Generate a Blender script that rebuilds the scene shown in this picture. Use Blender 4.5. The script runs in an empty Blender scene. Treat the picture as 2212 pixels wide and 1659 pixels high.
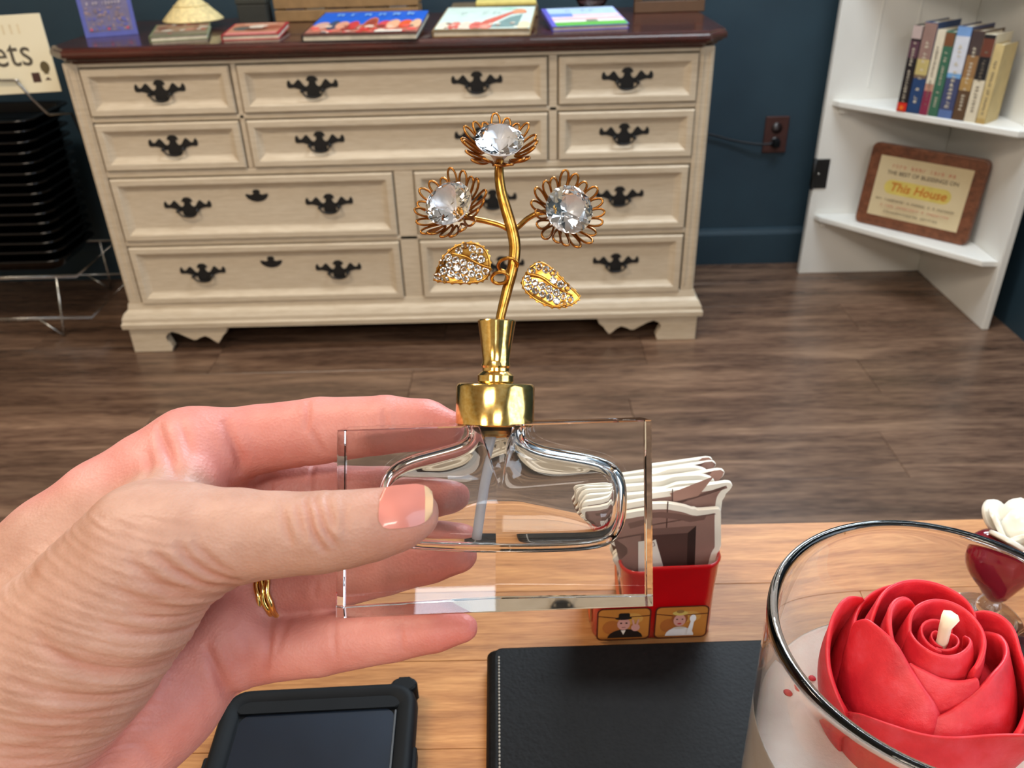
import bpy, bmesh, math, random
import numpy as np
from mathutils import Vector, Matrix

S = bpy.context.scene
COL = S.collection
random.seed(7)
PI = math.pi

# ------------------------------------------------------------------ camera
cam_d = bpy.data.cameras.new('camera')
cam = bpy.data.objects.new('camera', cam_d)
COL.objects.link(cam)
CR = Vector((0.99968436, -0.00215106, -0.02503088))
CU = Vector((0.02267171, 0.50651002, 0.86193595))
CB = Vector((0.01082431, -0.86223139, 0.50639892))
CAM = Vector((0.0, 0.0, 1.1252))
cam.matrix_world = Matrix(((CR.x, CU.x, CB.x, CAM.x), (CR.y, CU.y, CB.y, CAM.y), (CR.z, CU.z, CB.z, CAM.z), (0, 0, 0, 1)))
cam_d.sensor_width = 36.0
cam_d.lens = 29.295
cam_d.clip_start = 0.01
cam_d.dof.use_dof = True
cam_d.dof.focus_distance = 0.27
cam_d.dof.aperture_fstop = 26.0
S.camera = cam

# ------------------------------------------------------------------ world, lights, exposure
S.view_settings.view_transform = 'Standard'
S.view_settings.look = 'None'
S.view_settings.gamma = 1.0
S.view_settings.use_curve_mapping = False
S.view_settings.exposure = -0.06
S.cycles.caustics_reflective = False
S.cycles.use_light_tree = False
S.cycles.max_bounces = 14
S.cycles.diffuse_bounces = 3
S.cycles.glossy_bounces = 4
S.cycles.transmission_bounces = 14
S.cycles.adaptive_threshold = 0.03
S.cycles.sample_clamp_indirect = 6.0
W = bpy.data.worlds.new('world')
S.world = W
W.use_nodes = True
W.node_tree.nodes['Background'].inputs[0].default_value = (0.62, 0.74, 0.95, 1)
W.node_tree.nodes['Background'].inputs[1].default_value = 1.0


def area(name, loc, target, size, size_y, watts, color):
    d = bpy.data.lights.new(name, 'AREA')
    d.shape = 'RECTANGLE'
    d.size, d.size_y, d.energy, d.color = size, size_y, watts, color
    o = bpy.data.objects.new(name, d)
    COL.objects.link(o)
    o.location = loc
    o.rotation_euler = (Vector(target) - Vector(loc)).to_track_quat('-Z', 'Y').to_euler()
    return o


WARM = (1.0, 0.84, 0.66)
DAY = (0.72, 0.86, 1.0)
COOL = (0.88, 0.95, 1.0)
NEUTRAL = (1.0, 0.92, 0.82)
LAMPS = [(-1.25, 0.75, 38, WARM, 'warm white ceiling lamp in front of the left half of the dresser'), (0.62, 1.65, 34, COOL, 'cool white ceiling lamp near the corner shelf'),
         (-0.55, -1.1, 26, NEUTRAL, 'neutral white ceiling lamp behind the wooden table'), (-1.9, -2.6, 56, WARM, 'added warm white fill lamp at the far left of the room'), (0.5, -2.35, 46, NEUTRAL, 'added neutral white fill lamp at the far end of the room')]  # last two are added fill to brighten the glass, crystals and hand
for lx, ly, w_, c_, _ in LAMPS:
    area('ceiling_or_fill_light', (lx, ly, 2.66), (lx, ly, 0), 1.0, 0.4, w_, c_)
area('window_daylight', (1.42, -0.35, 1.65), (0, -0.35, 1.65), 1.48, 1.28, 20, DAY)
area('window_daylight', (0.75, 2.715, 2.27), (0.75, 0.0, 2.27), 1.08, 0.48, 66, DAY)
area('window_daylight', (-0.32, -4.595, 2.25), (-0.32, 0.0, 2.25), 0.48, 0.32, 6, DAY)


# ------------------------------------------------------------------ materials
def rgb(r, g, b):
    """sRGB 0-255 to linear."""
    f = lambda c: (c / 255 / 12.92) if c / 255 <= 0.04045 else ((c / 255 + 0.055) / 1.055) ** 2.4
    return (f(r), f(g), f(b), 1.0)


class G:
    """Tiny node-graph helper."""
    def __init__(s, name):
        s.m = bpy.data.materials.new(name)
        s.m.use_nodes = True
        s.t = s.m.node_tree
        s.p = s.t.nodes['Principled BSDF']
        s.out = s.t.nodes['Material Output']

    def n(s, typ, ins=None, **kw):
        nd = s.t.nodes.new(typ)
        for k, v in kw.items():
            setattr(nd, k, v)
        for k, v in (ins or {}).items():
            if hasattr(v, 'links') or isinstance(v, bpy.types.NodeSocket):
                s.t.links.new(v, nd.inputs[k])
            else:
                nd.inputs[k].default_value = v
        return nd

    def link(s, a, b):
        s.t.links.new(a, b)

    def set(s, **kw):
        for k, v in kw.items():
            k = k.replace('_', ' ')
            if isinstance(v, bpy.types.NodeSocket):
                s.t.links.new(v, s.p.inputs[k])
            else:
                s.p.inputs[k].default_value = v
        return s

    def coords(s, scale=(1, 1, 1), kind='Object', jitter=False):
        tc = s.n('ShaderNodeTexCoord')
        v = tc.outputs[kind]
        if jitter:
            oi = s.n('ShaderNodeObjectInfo')
            mu = s.n('ShaderNodeVectorMath', {0: v}, operation='ADD')
            cm = s.n('ShaderNodeCombineXYZ')
            ml = s.n('ShaderNodeMath', {0: oi.outputs['Random'], 1: 37.0}, operation='MULTIPLY')
            for i in range(3):
                s.link(ml.outputs[0], cm.inputs[i])
            s.link(cm.outputs[0], mu.inputs[1])
            v = mu.outputs[0]
        mp = s.n('ShaderNodeMapping', {'Vector': v, 'Scale': scale})
        return mp.outputs[0]

    def noise(s, vec, scale, detail=4, rough=0.55, dist=0.0):
        return s.n('ShaderNodeTexNoise', {'Vector': vec, 'Scale': scale, 'Detail': detail, 'Roughness': rough, 'Distortion': dist}).outputs['Fac']

    def ramp(s, fac, stops):
        r = s.n('ShaderNodeValToRGB', {'Fac': fac})
        e = r.color_ramp.elements
        while len(e) < len(stops):
            e.new(0.5)
        for i, (p, c) in enumerate(stops):
            e[i].position, e[i].color = p, c
        return r.outputs['Color']

    def mix(s, fac, a, b, mode='MIX'):
        m = s.n('ShaderNodeMix', data_type='RGBA', blend_type=mode)
        for i, v in ((0, fac), (6, a), (7, b)):
            if isinstance(v, bpy.types.NodeSocket):
                s.link(v, m.inputs[i])
            else:
                m.inputs[i].default_value = v
        return m.outputs[2]

    def bump(s, h, strength, dist):
        b = s.n('ShaderNodeBump', {'Height': h, 'Strength': strength, 'Distance': dist})
        s.link(b.outputs[0], s.p.inputs['Normal'])
        return s


def plain(name, c, rough=0.5, metal=0.0, var=0.06, scale=40, bump=0.0, **kw):
    g = G(name)
    n = g.noise(g.coords(), scale, 1)
    d = tuple(max(0, x * (1 - var * 2)) for x in c[:3]) + (1,)
    l = tuple(min(1, x * (1 + var * 2)) for x in c[:3]) + (1,)
    g.set(Base_Color=g.ramp(n, [(0.3, d), (0.7, l)]), Roughness=rough, Metallic=metal, **kw)
    if bump:
        g.bump(n, bump, 0.002)
    return g.m


def wood(name, dark, mid, light, along=(1.2, 14, 14), rough=0.4, scale=3.0, jitter=True, contrast=(0.3, 0.5, 0.72), bump=0.15, **kw):
    g = G(name)
    v = g.coords(along, jitter=jitter)
    a = g.noise(v, scale, 4, 0.6, 0.6)
    b = g.noise(g.coords(tuple(x * 4 for x in along), jitter=jitter), scale * 2.2, 2, 0.6)
    c = g.ramp(a, [(contrast[0], dark), (contrast[1], mid), (contrast[2], light)])
    c = g.mix(0.35, c, g.ramp(b, [(0.3, dark), (0.7, light)]))
    oi = g.n('ShaderNodeObjectInfo')
    k = g.n('ShaderNodeMapRange', {'Value': oi.outputs['Random'], 'To Min': 0.82, 'To Max': 1.16})
    hs = g.n('ShaderNodeHueSaturation', {'Color': c, 'Value': k.outputs[0]})
    g.set(Base_Color=hs.outputs[0], Roughness=rough, **kw)
    g.bump(b, bump, 0.001)
    return g.m


MAT = {}
MAT['cream'] = None


def cream_paint():
    g = G('distressed_cream_paint')
    n = g.noise(g.coords((3, 3, 30)), 6, 2, 0.7)
    w = g.noise(g.coords((2, 6, 25)), 9, 4, 0.75)
    c = g.ramp(n, [(0.3, rgb(196, 180, 156)), (0.7, rgb(212, 198, 176))])
    wear = g.ramp(w, [(0.70, (0, 0, 0, 1)), (0.78, (1, 1, 1, 1))])
    c = g.mix(wear, c, rgb(150, 130, 98))
    return g.set(Base_Color=c, Roughness=0.45).m


def brass_mat():
    g = G('polished_brass')
    n = g.noise(g.coords(), 900, 2)
    return g.set(Base_Color=g.ramp(n, [(0.3, rgb(228, 182, 96)), (0.7, rgb(248, 214, 138))]), Metallic=1.0, Roughness=0.15).m


def gold_wire_mat():
    g = G('antique_gold_wire')
    n = g.noise(g.coords(), 500, 3)
    return g.set(Base_Color=g.ramp(n, [(0.3, rgb(158, 106, 40)), (0.7, rgb(218, 168, 84))]), Metallic=1.0, Roughness=0.26).m


def glass_mat(name, ior=1.5, tint=(1, 1, 1, 1), rough=0.0):
    g = G(name)
    n = g.noise(g.coords(), 60, 2)
    t2 = tuple(x * 0.985 for x in tint[:3]) + (1,)
    return g.set(Base_Color=g.ramp(n, [(0.3, t2), (0.7, tint)]), Roughness=rough, IOR=ior, Transmission_Weight=1.0).m


def leather_mat():
    g = G('black_pebbled_leatherette')
    v = g.n('ShaderNodeTexVoronoi', {'Vector': g.coords(), 'Scale': 620.0}, feature='SMOOTH_F1')
    n = g.noise(g.coords(), 420, 3)
    h = g.n('ShaderNodeMath', {0: v.outputs['Distance'], 1: n}, operation='ADD')
    g.set(Base_Color=g.ramp(n, [(0.3, rgb(10, 10, 11)), (0.7, rgb(17, 17, 18))]), Roughness=0.5, Specular_IOR_Level=0.1)
    return g.bump(h.outputs[0], 0.16, 0.0006).m


def wax_mat(name, a, b, c, sss=0.35):
    g = G(name)
    n = g.noise(g.coords(), 55, 4, 0.6)
    f = g.noise(g.coords(), 260, 4, 0.7)
    g.set(Base_Color=g.ramp(n, [(0.3, a), (0.52, b), (0.72, c)]), Roughness=0.48, Subsurface_Weight=sss, Subsurface_Scale=0.004)
    g.p.inputs['Subsurface Radius'].default_value = (1.0, 0.35, 0.25)
    return g.bump(f, 0.22, 0.0014).m


def wall_mat(name, a, b, rough=0.6):
    g = G(name)
    n = g.noise(g.coords(), 5, 2)
    f = g.noise(g.coords(), 260, 1)
    g.set(Base_Color=g.ramp(n, [(0.3, a), (0.7, b)]), Roughness=rough)
    return g.bump(f, 0.06, 0.001).m


MAT = {
    'cream': cream_paint(),
    'mahogany': wood('dark_mahogany', rgb(28, 10, 8), rgb(54, 20, 15), rgb(84, 34, 25), rough=0.24, jitter=False, Coat_Weight=0.4),
    'iron': plain('black_iron', rgb(14, 14, 15), 0.5),
    'gap': plain('gap_shade_brown', rgb(70, 58, 44), 0.8),
    'teal': wall_mat('dark_teal_wall_paint', rgb(34, 56, 70), rgb(40, 64, 78)),
    'warm_wall': wall_mat('warm_cream_wall_paint', rgb(196, 184, 160), rgb(206, 194, 172)),
    'ceil': wall_mat('white_ceiling_paint', rgb(214, 208, 198), rgb(224, 218, 208)),
    'floor': wood('brown_floor_plank', rgb(50, 34, 27), rgb(94, 70, 56), rgb(146, 116, 94), along=(0.7, 7, 7), rough=0.27, scale=3.0, bump=0.06, contrast=(0.28, 0.5, 0.70), Specular_IOR_Level=0.7),
    'groove': plain('dark_floor_joint', rgb(40, 30, 25), 0.8),
    'table': wood('honey_oak_stave', rgb(126, 78, 38), rgb(162, 108, 60), rgb(190, 138, 84), along=(2.0, 24, 24), rough=0.5, scale=4.5, bump=0.06, contrast=(0.32, 0.5, 0.68), Specular_IOR_Level=0.3),
    'white': wall_mat('white_shelf_paint', rgb(232, 232, 228), rgb(240, 240, 236), 0.45),
    'brass': brass_mat(), 'gold': gold_wire_mat(),
    'chrome': plain('chrome_wire', rgb(190, 190, 188), 0.25, 1.0),
    'blackplastic': plain('glossy_black_plastic', rgb(10, 10, 11), 0.12),
    'rubber': plain('black_rubber_case', rgb(15, 18, 21), 0.6, Specular_IOR_Level=0.12),
    'leather': leather_mat(),
    'glass': glass_mat('clear_bottle_glass', 1.5, (0.985, 0.985, 0.98, 1)),
    'jar': glass_mat('clear_jar_glass', 1.47, (0.97, 0.985, 0.985, 1)),
    'crystal': glass_mat('clear_cut_crystal', 1.62),
    'foil': plain('silver_foil', rgb(240, 238, 240), 0.42, 0.6),
    'tube': plain('milky_dip_tube', rgb(214, 216, 226), 0.3, 0, 0.03, Transmission_Weight=0.35, IOR=1.3),
    'rose': wax_mat('red_rose_wax', rgb(184, 22, 40), rgb(212, 42, 54), rgb(224, 76, 90)),
    'wax': wax_mat('white_wax', rgb(232, 216, 202), rgb(238, 226, 214), rgb(242, 232, 222), 0.0),
    'wick': plain('cotton_wick', rgb(236, 220, 196), 0.8),
    'redtin': plain('glossy_red_tin', rgb(190, 10, 18), 0.2, 0, 0.04, Coat_Weight=0.6),
    'board': plain('white_pulp_board', rgb(232, 226, 212), 0.75),
    'paper': plain('page_paper', rgb(226, 218, 198), 0.8),
    'ink': plain('dark_ink', rgb(58, 54, 50), 0.7),
    'bronze': plain('bronze_wire', rgb(168, 112, 52), 0.3, 1.0, 0.1, 300),
    'stitch': plain('pale_stitch', rgb(150, 146, 138), 0.6),
}


def col(r, g, b, rough=0.5, **kw):
    k = ('c', r, g, b, rough)
    if k not in MAT:
        MAT[k] = plain('print_%d_%d_%d' % (r, g, b), rgb(r, g, b), rough, 0, 0.03, **kw)
    return MAT[k]


# ------------------------------------------------------------------ mesh helpers
def tag(o, label=None, cat=None, group=None, kind=None):
    for k, v in (('label', label), ('category', cat), ('group', group), ('kind', kind)):
        if v:
            o[k] = v
    return o


BASIS = {}


def thing(name, label, cat, loc=(0, 0, 0), group=None):
    o = bpy.data.objects.new(name, None)
    COL.objects.link(o)
    o.empty_display_size = 0.02
    o.location = loc
    BASIS[o.name] = Matrix.Translation(Vector(loc))
    return tag(o, label, cat, group)


def adopt(o, parent):
    if parent is not None:
        o.parent = parent
        o.matrix_parent_inverse = BASIS.get(parent.name, Matrix.Identity(4)).inverted()
    return o


def obj(name, mesh, parent=None, mat=None):
    o = bpy.data.objects.new(name, mesh)
    COL.objects.link(o)
    if mat is not None:
        mesh.materials.clear()
        for m in (mat if isinstance(mat, (list, tuple)) else [mat]):
            mesh.materials.append(MAT[m] if not isinstance(m, bpy.types.Material) else m)
    return adopt(o, parent)


def shade(me, on=True):
    me.polygons.foreach_set('use_smooth', [on] * len(me.polygons))
    return me


def from_data(name, v, f, smooth=False):
    me = bpy.data.meshes.new(name)
    me.from_pydata([tuple(x) for x in v], [], f)
    bm = bmesh.new()
    bm.from_mesh(me)
    bmesh.ops.remove_doubles(bm, verts=bm.verts, dist=1e-7)
    bmesh.ops.recalc_face_normals(bm, faces=bm.faces)
    bm.to_mesh(me)
    bm.free()
    if smooth:
        shade(me)
    return me


def mesh_bm(name, bm, smooth=False):
    me = bpy.data.meshes.new(name)
    bmesh.ops.recalc_face_normals(bm, faces=bm.faces)
    bm.to_mesh(me)
    bm.free()
    if smooth:
        shade(me)
    return me


def bm_box(bm, lo, hi, bevel=0.0, seg=2, M=None):
    r = bmesh.ops.create_cube(bm, size=1.0)
    vs = r['verts']
    for v in vs:
        v.co = Vector((lo[i] + (v.co[i] + 0.5) * (hi[i] - lo[i]) for i in range(3)))
    if M is not None:
        bmesh.ops.transform(bm, matrix=M, verts=vs)
    if bevel:
        es = list({e for v in vs for e in v.link_edges})
        bmesh.ops.bevel(bm, geom=es, offset=bevel, segments=seg, profile=0.5, affect='EDGES')


def box_mesh(name, lo, hi, bevel=0.0, seg=2, M=None):
    bm = bmesh.new()
    bm_box(bm, lo, hi, bevel, seg, M)
    return mesh_bm(name, bm)


def box(name, lo, hi, mat, parent=None, bevel=0.0, seg=2, M=None):
    return obj(name, box_mesh(name, lo, hi, bevel, seg, M), parent, mat)


def loft(rings, close=True, cap=True):
    """rings: list of equal-length point lists."""
    n = len(rings[0])
    v = [p for r in rings for p in r]
    f = []
    for i in range(len(rings) - 1):
        for j in range(n if close else n - 1):
            k = (j + 1) % n
            f.append((i * n + j, i * n + k, (i + 1) * n + k, (i + 1) * n + j))
    if cap:
        f.append(tuple(range(n))[::-1])
        f.append(tuple((len(rings) - 1) * n + j for j in range(n)))
    return v, f


def prism(name, outline, t0, t1, M, bevel=0.0, seg=2, smooth=False):
    """outline in local XY, thickness along local Z, mapped with M."""
    bm = bmesh.new()
    a = [bm.verts.new((x, y, t0)) for x, y in outline]
    b = [bm.verts.new((x, y, t1)) for x, y in outline]
    n = len(a)
    bm.faces.new(a[::-1])
    bm.faces.new(b)
    for i in range(n):
        bm.faces.new((a[i], a[(i + 1) % n], b[(i + 1) % n], b[i]))
    if bevel:
        es = [e for e in bm.edges if abs(e.verts[0].co.z - e.verts[1].co.z) < 1e-9]
        bmesh.ops.bevel(bm, geom=es, offset=bevel, segments=seg, profile=0.5, affect='EDGES')
    bmesh.ops.transform(bm, matrix=M, verts=bm.verts)
    return mesh_bm(name, bm, smooth)


def lathe_data(prof, seg=48, cx=0, cy=0):
    rings = [[(cx + r * math.cos(2 * PI * j / seg), cy + r * math.sin(2 * PI * j / seg), z) for j in range(seg)] for r, z in prof]
    return loft(rings, True, True)


def lathe(name, prof, mat, parent=None, seg=48, c=(0, 0), M=None, smooth=True):
    v, f = lathe_data(prof, seg, c[0], c[1])
    if M is not None:
        v = [M @ Vector(p) for p in v]
    me = from_data(name, v, f, smooth)
    return obj(name, me, parent, mat)


def autosmooth(o, deg=35):
    me = o.data
    shade(me)
    bm = bmesh.new()
    bm.from_mesh(me)
    for e in bm.edges:
        if len(e.link_faces) == 2 and e.calc_face_angle(0) > math.radians(deg):
            e.smooth = False
    bm.to_mesh(me)
    bm.free()
    return o


def spline(pts, n):
    """Catmull-Rom through pts (any dimension), n samples per span."""
    P = [np.array(p, float) for p in pts]
    P = [2 * P[0] - P[1]] + P + [2 * P[-1] - P[-2]]
    out = []
    for i in range(1, len(P) - 2):
        for k in range(n):
            t = k / n
            a, b, c, d = P[i - 1], P[i], P[i + 1], P[i + 2]
            out.append(0.5 * ((2 * b) + (c - a) * t + (2 * a - 5 * b + 4 * c - d) * t * t + (3 * b - a - 3 * c + d) * t ** 3))
    out.append(P[-2])
    return out


def tube_data(path, rad, seg=10, closed=False):
    path = [np.array(p, float) for p in path]
    n = len(path)
    if not hasattr(rad, '__len__'):
        rad = [rad] * n
    T = []
    for i in range(n):
        a = path[(i - 1) % n] if (closed or i > 0) else path[i]
        b = path[(i + 1) % n] if (closed or i < n - 1) else path[i]
        t = b - a
        T.append(t / (np.linalg.norm(t) + 1e-12))
    u = np.cross(T[0], (0, 0, 1))
    if np.linalg.norm(u) < 1e-3:
        u = np.cross(T[0], (0, 1, 0))
    u /= np.linalg.norm(u)
    rings = []
    for i in range(n):
        u = u - T[i] * (u @ T[i])
        u /= np.linalg.norm(u)
        w = np.cross(T[i], u)
        rings.append([tuple(path[i] + rad[i] * (math.cos(2 * PI * k / seg) * u + math.sin(2 * PI * k / seg) * w)) for k in range(seg)])
    if closed:
        rings.append(rings[0])
        v, f = loft(rings[:-1], True, False)
        m = len(rings) - 2
        for k in range(seg):
            k2 = (k + 1) % seg
            f.append((m * seg + k, m * seg + k2, k2, k))
        return v, f
    return loft(rings, True, True)


def tube(name, path, rad, mat, parent=None, seg=10, closed=False):
    v, f = tube_data(path, rad, seg, closed)
    return obj(name, from_data(name, v, f, True), parent, mat)


def merge(*dat):
    v, f = [], []
    for a, b in dat:
        o = len(v)
        v += list(a)
        f += [tuple(i + o for i in q) for q in b]
    return v, f


def frame(o, x, y, z=None):
    """4x4 from origin and axes."""
    x, y = Vector(x).normalized(), Vector(y)
    z = x.cross(y).normalized() if z is None else Vector(z).normalized()
    y = z.cross(x)
    return Matrix(((x.x, y.x, z.x, o[0]), (x.y, y.y, z.y, o[1]), (x.z, y.z, z.z, o[2]), (0, 0, 0, 1)))


def decal(name, items, M, parent=None, z0=0.0002, dz=0.00004):
    """Flat print: items = [(polygon, material)], painted in order, each a hair above the last."""
    v, f, mats, idx = [], [], [], []
    for k, (poly, m) in enumerate(items):
        m = MAT[m] if not isinstance(m, bpy.types.Material) else m
        if m not in mats:
            mats.append(m)
        o = len(v)
        v += [M @ Vector((x, y, z0 + dz * k)) for x, y in poly]
        f.append(tuple(range(o, o + len(poly))))
        idx.append(mats.index(m))
    me = bpy.data.meshes.new(name)
    me.from_pydata([tuple(x) for x in v], [], f)
    for m in mats:
        me.materials.append(m)
    me.polygons.foreach_set('material_index', idx)
    o = bpy.data.objects.new(name, me)
    COL.objects.link(o)
    return adopt(o, parent)


def rect(x0, y0, x1, y1):
    return [(x0, y0), (x1, y0), (x1, y1), (x0, y1)]


def ell(cx, cy, rx, ry, n=14, a0=0.0, a1=2 * PI):
    full = abs(a1 - a0 - 2 * PI) < 1e-6
    return [(cx + rx * math.cos(a0 + (a1 - a0) * i / (n if full else n - 1)), cy + ry * math.sin(a0 + (a1 - a0) * i / (n if full else n - 1))) for i in range(n)]


def rrect(x0, y0, x1, y1, r, n=4):
    p = []
    for cx, cy, a in ((x1 - r, y0 + r, -PI / 2), (x1 - r, y1 - r, 0), (x0 + r, y1 - r, PI / 2), (x0 + r, y0 + r, PI)):
        p += [(cx + r * math.cos(a + PI / 2 * i / n), cy + r * math.sin(a + PI / 2 * i / n)) for i in range(n + 1)]
    return p


def scribble(x0, x1, y, h, rnd, m, gap=0.25):
    """Word-like row of small marks for print too blurred to read."""
    out, x = [], x0
    while x < x1 - h * 0.3:
        w = h * rnd.uniform(0.35, 0.6)
        if rnd.random() > 0.16:
            s = h * 0.16
            out.append((rect(x, y, x + s, y + h * rnd.uniform(0.6, 1)), m))
            out.append((rect(x, y + h * rnd.uniform(0.2, 0.6), x + w, y + h * rnd.uniform(0.62, 0.75)), m))
            if rnd.random() > 0.5:
                out.append((rect(x + w - s, y, x + w, y + h * 0.7), m))
        x += w + h * gap
    return out


def text(name, body, size, M, mat, parent=None, ext=0.0002, align='CENTER', shear=0.0, sx=1.0, bold=0.0):
    cu = bpy.data.curves.new(name, 'FONT')
    cu.body, cu.size, cu.extrude, cu.align_x, cu.align_y, cu.shear = body, size, ext, align, 'CENTER', shear
    cu.offset = bold
    cu.resolution_u = 3
    t = bpy.data.objects.new('tmp_text', cu)
    COL.objects.link(t)
    dg = bpy.context.evaluated_depsgraph_get()
    me = bpy.data.meshes.new_from_object(t.evaluated_get(dg))
    bpy.data.objects.remove(t)
    me.transform(M @ Matrix.Diagonal((sx, 1, 1, 1)))
    me.name = name
    return obj(name, me, parent, mat)

# ================================================================== THE ROOM
def struct(o):
    o['kind'] = 'structure'
    return o


XL, XR, YF, YB, ZC = -3.2, 1.425, -4.6, 2.72, 2.7
floor = struct(box('floor', (XL, YF, -0.05), (XR, YB, -0.003), 'groove'))
PW, PLEN = 0.178, 1.22
plank_me = box_mesh('plank', (-PLEN / 2 + 0.0004, -PW / 2 + 0.0004, -0.006), (PLEN / 2 - 0.0004, PW / 2 - 0.0004, 0.0), 0.0008, 1)
plank_me.materials.append(MAT['floor'])
row = 0
y = YB - PW / 2
while y > -1.6:
    off = (row * 0.47) % 1.0 * PLEN
    x = XL - PLEN + off
    while x < XR + PLEN:
        if x + PLEN / 2 > XL + 0.3 and x - PLEN / 2 < XR - 0.02:
            lo, hi = max(x - PLEN / 2, XL), min(x + PLEN / 2, XR)
            if hi - lo > 0.05:
                if hi - lo > PLEN - 1e-4:
                    p = bpy.data.objects.new('floor_plank', plank_me)
                    COL.objects.link(p)
                    p.location = (x, y, 0)
                    p.parent = floor
                else:
                    p = box('floor_plank', (lo + 0.0004, y - PW / 2 + 0.0004, -0.006), (hi - 0.0004, y + PW / 2 - 0.0004, 0.0), 'floor', floor, 0.0008, 1)
        x += PLEN
    y -= PW
    row += 1

struct(box('wall_left', (XL - 0.1, YF, -0.05), (XL, YB, ZC), 'warm_wall'))
struct(box('ceiling', (XL - 0.1, YF - 0.1, ZC), (XR + 0.1, YB + 0.1, ZC + 0.08), 'ceil'))


def wall_hole(name, axis, at, th, a0, a1, h0, h1, w0, w1, mat):
    bm = bmesh.new()
    for lo, hi in (((a0, h0), (w0[0], h1)), ((w1[0], h0), (a1, h1)), ((w0[0], h0), (w1[0], w0[1])), ((w0[0], w1[1]), (w1[0], h1))):
        if axis == 'x':
            bm_box(bm, (at, lo[0], lo[1]), (at + th, hi[0], hi[1]))
        else:
            bm_box(bm, (lo[0], at, lo[1]), (hi[0], at + th, hi[1]))
    return struct(obj(name, mesh_bm(name, bm), None, mat))


wall_hole('wall_right', 'x', XR, 0.1, YF, YB, -0.05, ZC, (-1.1, 1.0), (0.4, 2.3), 'teal')
wall_hole('wall_front', 'y', YF - 0.1, 0.1, XL, XR, -0.05, ZC, (-0.57, 2.08), (-0.07, 2.42), 'warm_wall')


def window(name, axis, at, a0, a1, h0, h1):
    w = struct(bpy.data.objects.new(name, None))
    COL.objects.link(w)
    for (p0, q0, p1, q1) in ((a0, h0, a0 + 0.05, h1), (a1 - 0.05, h0, a1, h1), (a0, h0, a1, h0 + 0.05), (a0, h1 - 0.05, a1, h1), ((a0 + a1) / 2 - 0.02, h0, (a0 + a1) / 2 + 0.02, h1)):
        if axis == 'x':
            box('window_frame', (at + 0.02, p0, q0), (at + 0.07, p1, q1), 'white', w)
        else:
            box('window_frame', (p0, at + 0.02, q0), (p1, at + 0.07, q1), 'white', w)
    if axis == 'x':
        box('window_pane', (at + 0.042, a0 + 0.01, h0 + 0.01), (at + 0.046, a1 - 0.01, h1 - 0.01), 'jar', w)
    else:
        box('window_pane', (a0 + 0.01, at + 0.042, h0 + 0.01), (a1 - 0.01, at + 0.046, h1 - 0.01), 'jar', w)


wall_hole('wall_back', 'y', YB, 0.1, XL - 0.1, XR + 0.1, -0.05, ZC, (0.2, 2.02), (1.3, 2.52), 'teal')
window('window_3', 'y', YB + 0.01, 0.2, 1.3, 2.02, 2.52)
window('window_1', 'x', XR, -1.1, 0.4, 1.0, 2.3)
window('window_2', 'y', YF - 0.1, -0.57, -0.07, 2.08, 2.42)
# ceiling housings for the lamps and for the two added fill lights
for i, (lx, ly, w_) in enumerate((l[0], l[1], l[4]) for l in LAMPS):
    o = box('ceiling_or_fill_lamp', (lx - 0.55, ly - 0.22, 2.672), (lx + 0.55, ly + 0.22, ZC - 0.0005), 'white', None, 0.006)
    tag(o, w_, 'lamp')

# baseboard, teal, with a small cap moulding
pr = [(0, 0), (0.016, 0), (0.016, 0.105), (0.013, 0.112), (0.009, 0.118), (0.007, 0.124), (0, 0.126)]
v, f = loft([[(X, YB - 0.0005 - a, b) for a, b in pr] for X in (XL, XR)])
struct(obj('baseboard_back', from_data('baseboard_back', v, f), None, 'teal'))

# wall outlet with a plug and a thin cord
t = thing('wall_outlet', 'brown wall outlet with a black plug on the dark teal wall', 'outlet', (0.837, YB - 0.001, 0.438))
box('cover_plate', (0.799, YB - 0.0075, 0.380), (0.875, YB - 0.0008, 0.496), plain('brown_outlet_plate', rgb(72, 44, 40), 0.4), t, 0.003)
for zz in (0.46, 0.415):
    lathe('socket', [(0.0, 0), (0.017, 0), (0.017, 0.002), (0.0, 0.002)], plain('dark_socket', rgb(38, 26, 26), 0.4), t, 20, M=Matrix.Translation((0.837, YB - 0.0076, zz)) @ Matrix.Rotation(PI / 2, 4, 'X'))
box('plug', (0.826, YB - 0.034, 0.404), (0.848, YB - 0.0098, 0.428), 'rubber', t, 0.004)
tube('cord', spline([(0.826, YB - 0.022, 0.414), (0.78, YB - 0.02, 0.413), (0.70, YB - 0.012, 0.425), (0.60, YB - 0.012, 0.45), (0.50, YB - 0.012, 0.44)], 6), 0.0035, plain('dark_cord', rgb(30, 34, 40), 0.6), t, 8)

# ================================================================== DRESSER
X0, DW, DY, DTOP, DBASE, DDEP = -1.1087, 1.60, 2.1624, 0.7960, 0.118, 0.47
dr = thing('dresser', 'wide cream painted dresser with ten drawers and dark mahogany top', 'dresser', (X0 + DW / 2, DY + DDEP / 2, 0))
box('body', (X0 + 0.002, DY + 0.022, DBASE + 0.01), (X0 + DW - 0.002, DY + DDEP, DTOP), 'cream', dr, 0.004)
box('gap_shade_sheet', (X0 + 0.03, DY + 0.0125, DBASE + 0.012), (X0 + DW - 0.03, DY + 0.0215, DTOP - 0.01), 'gap', dr)  # brown sheet put behind the drawers to shade the gaps round them


def dx(a):
    return X0 + a


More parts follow.
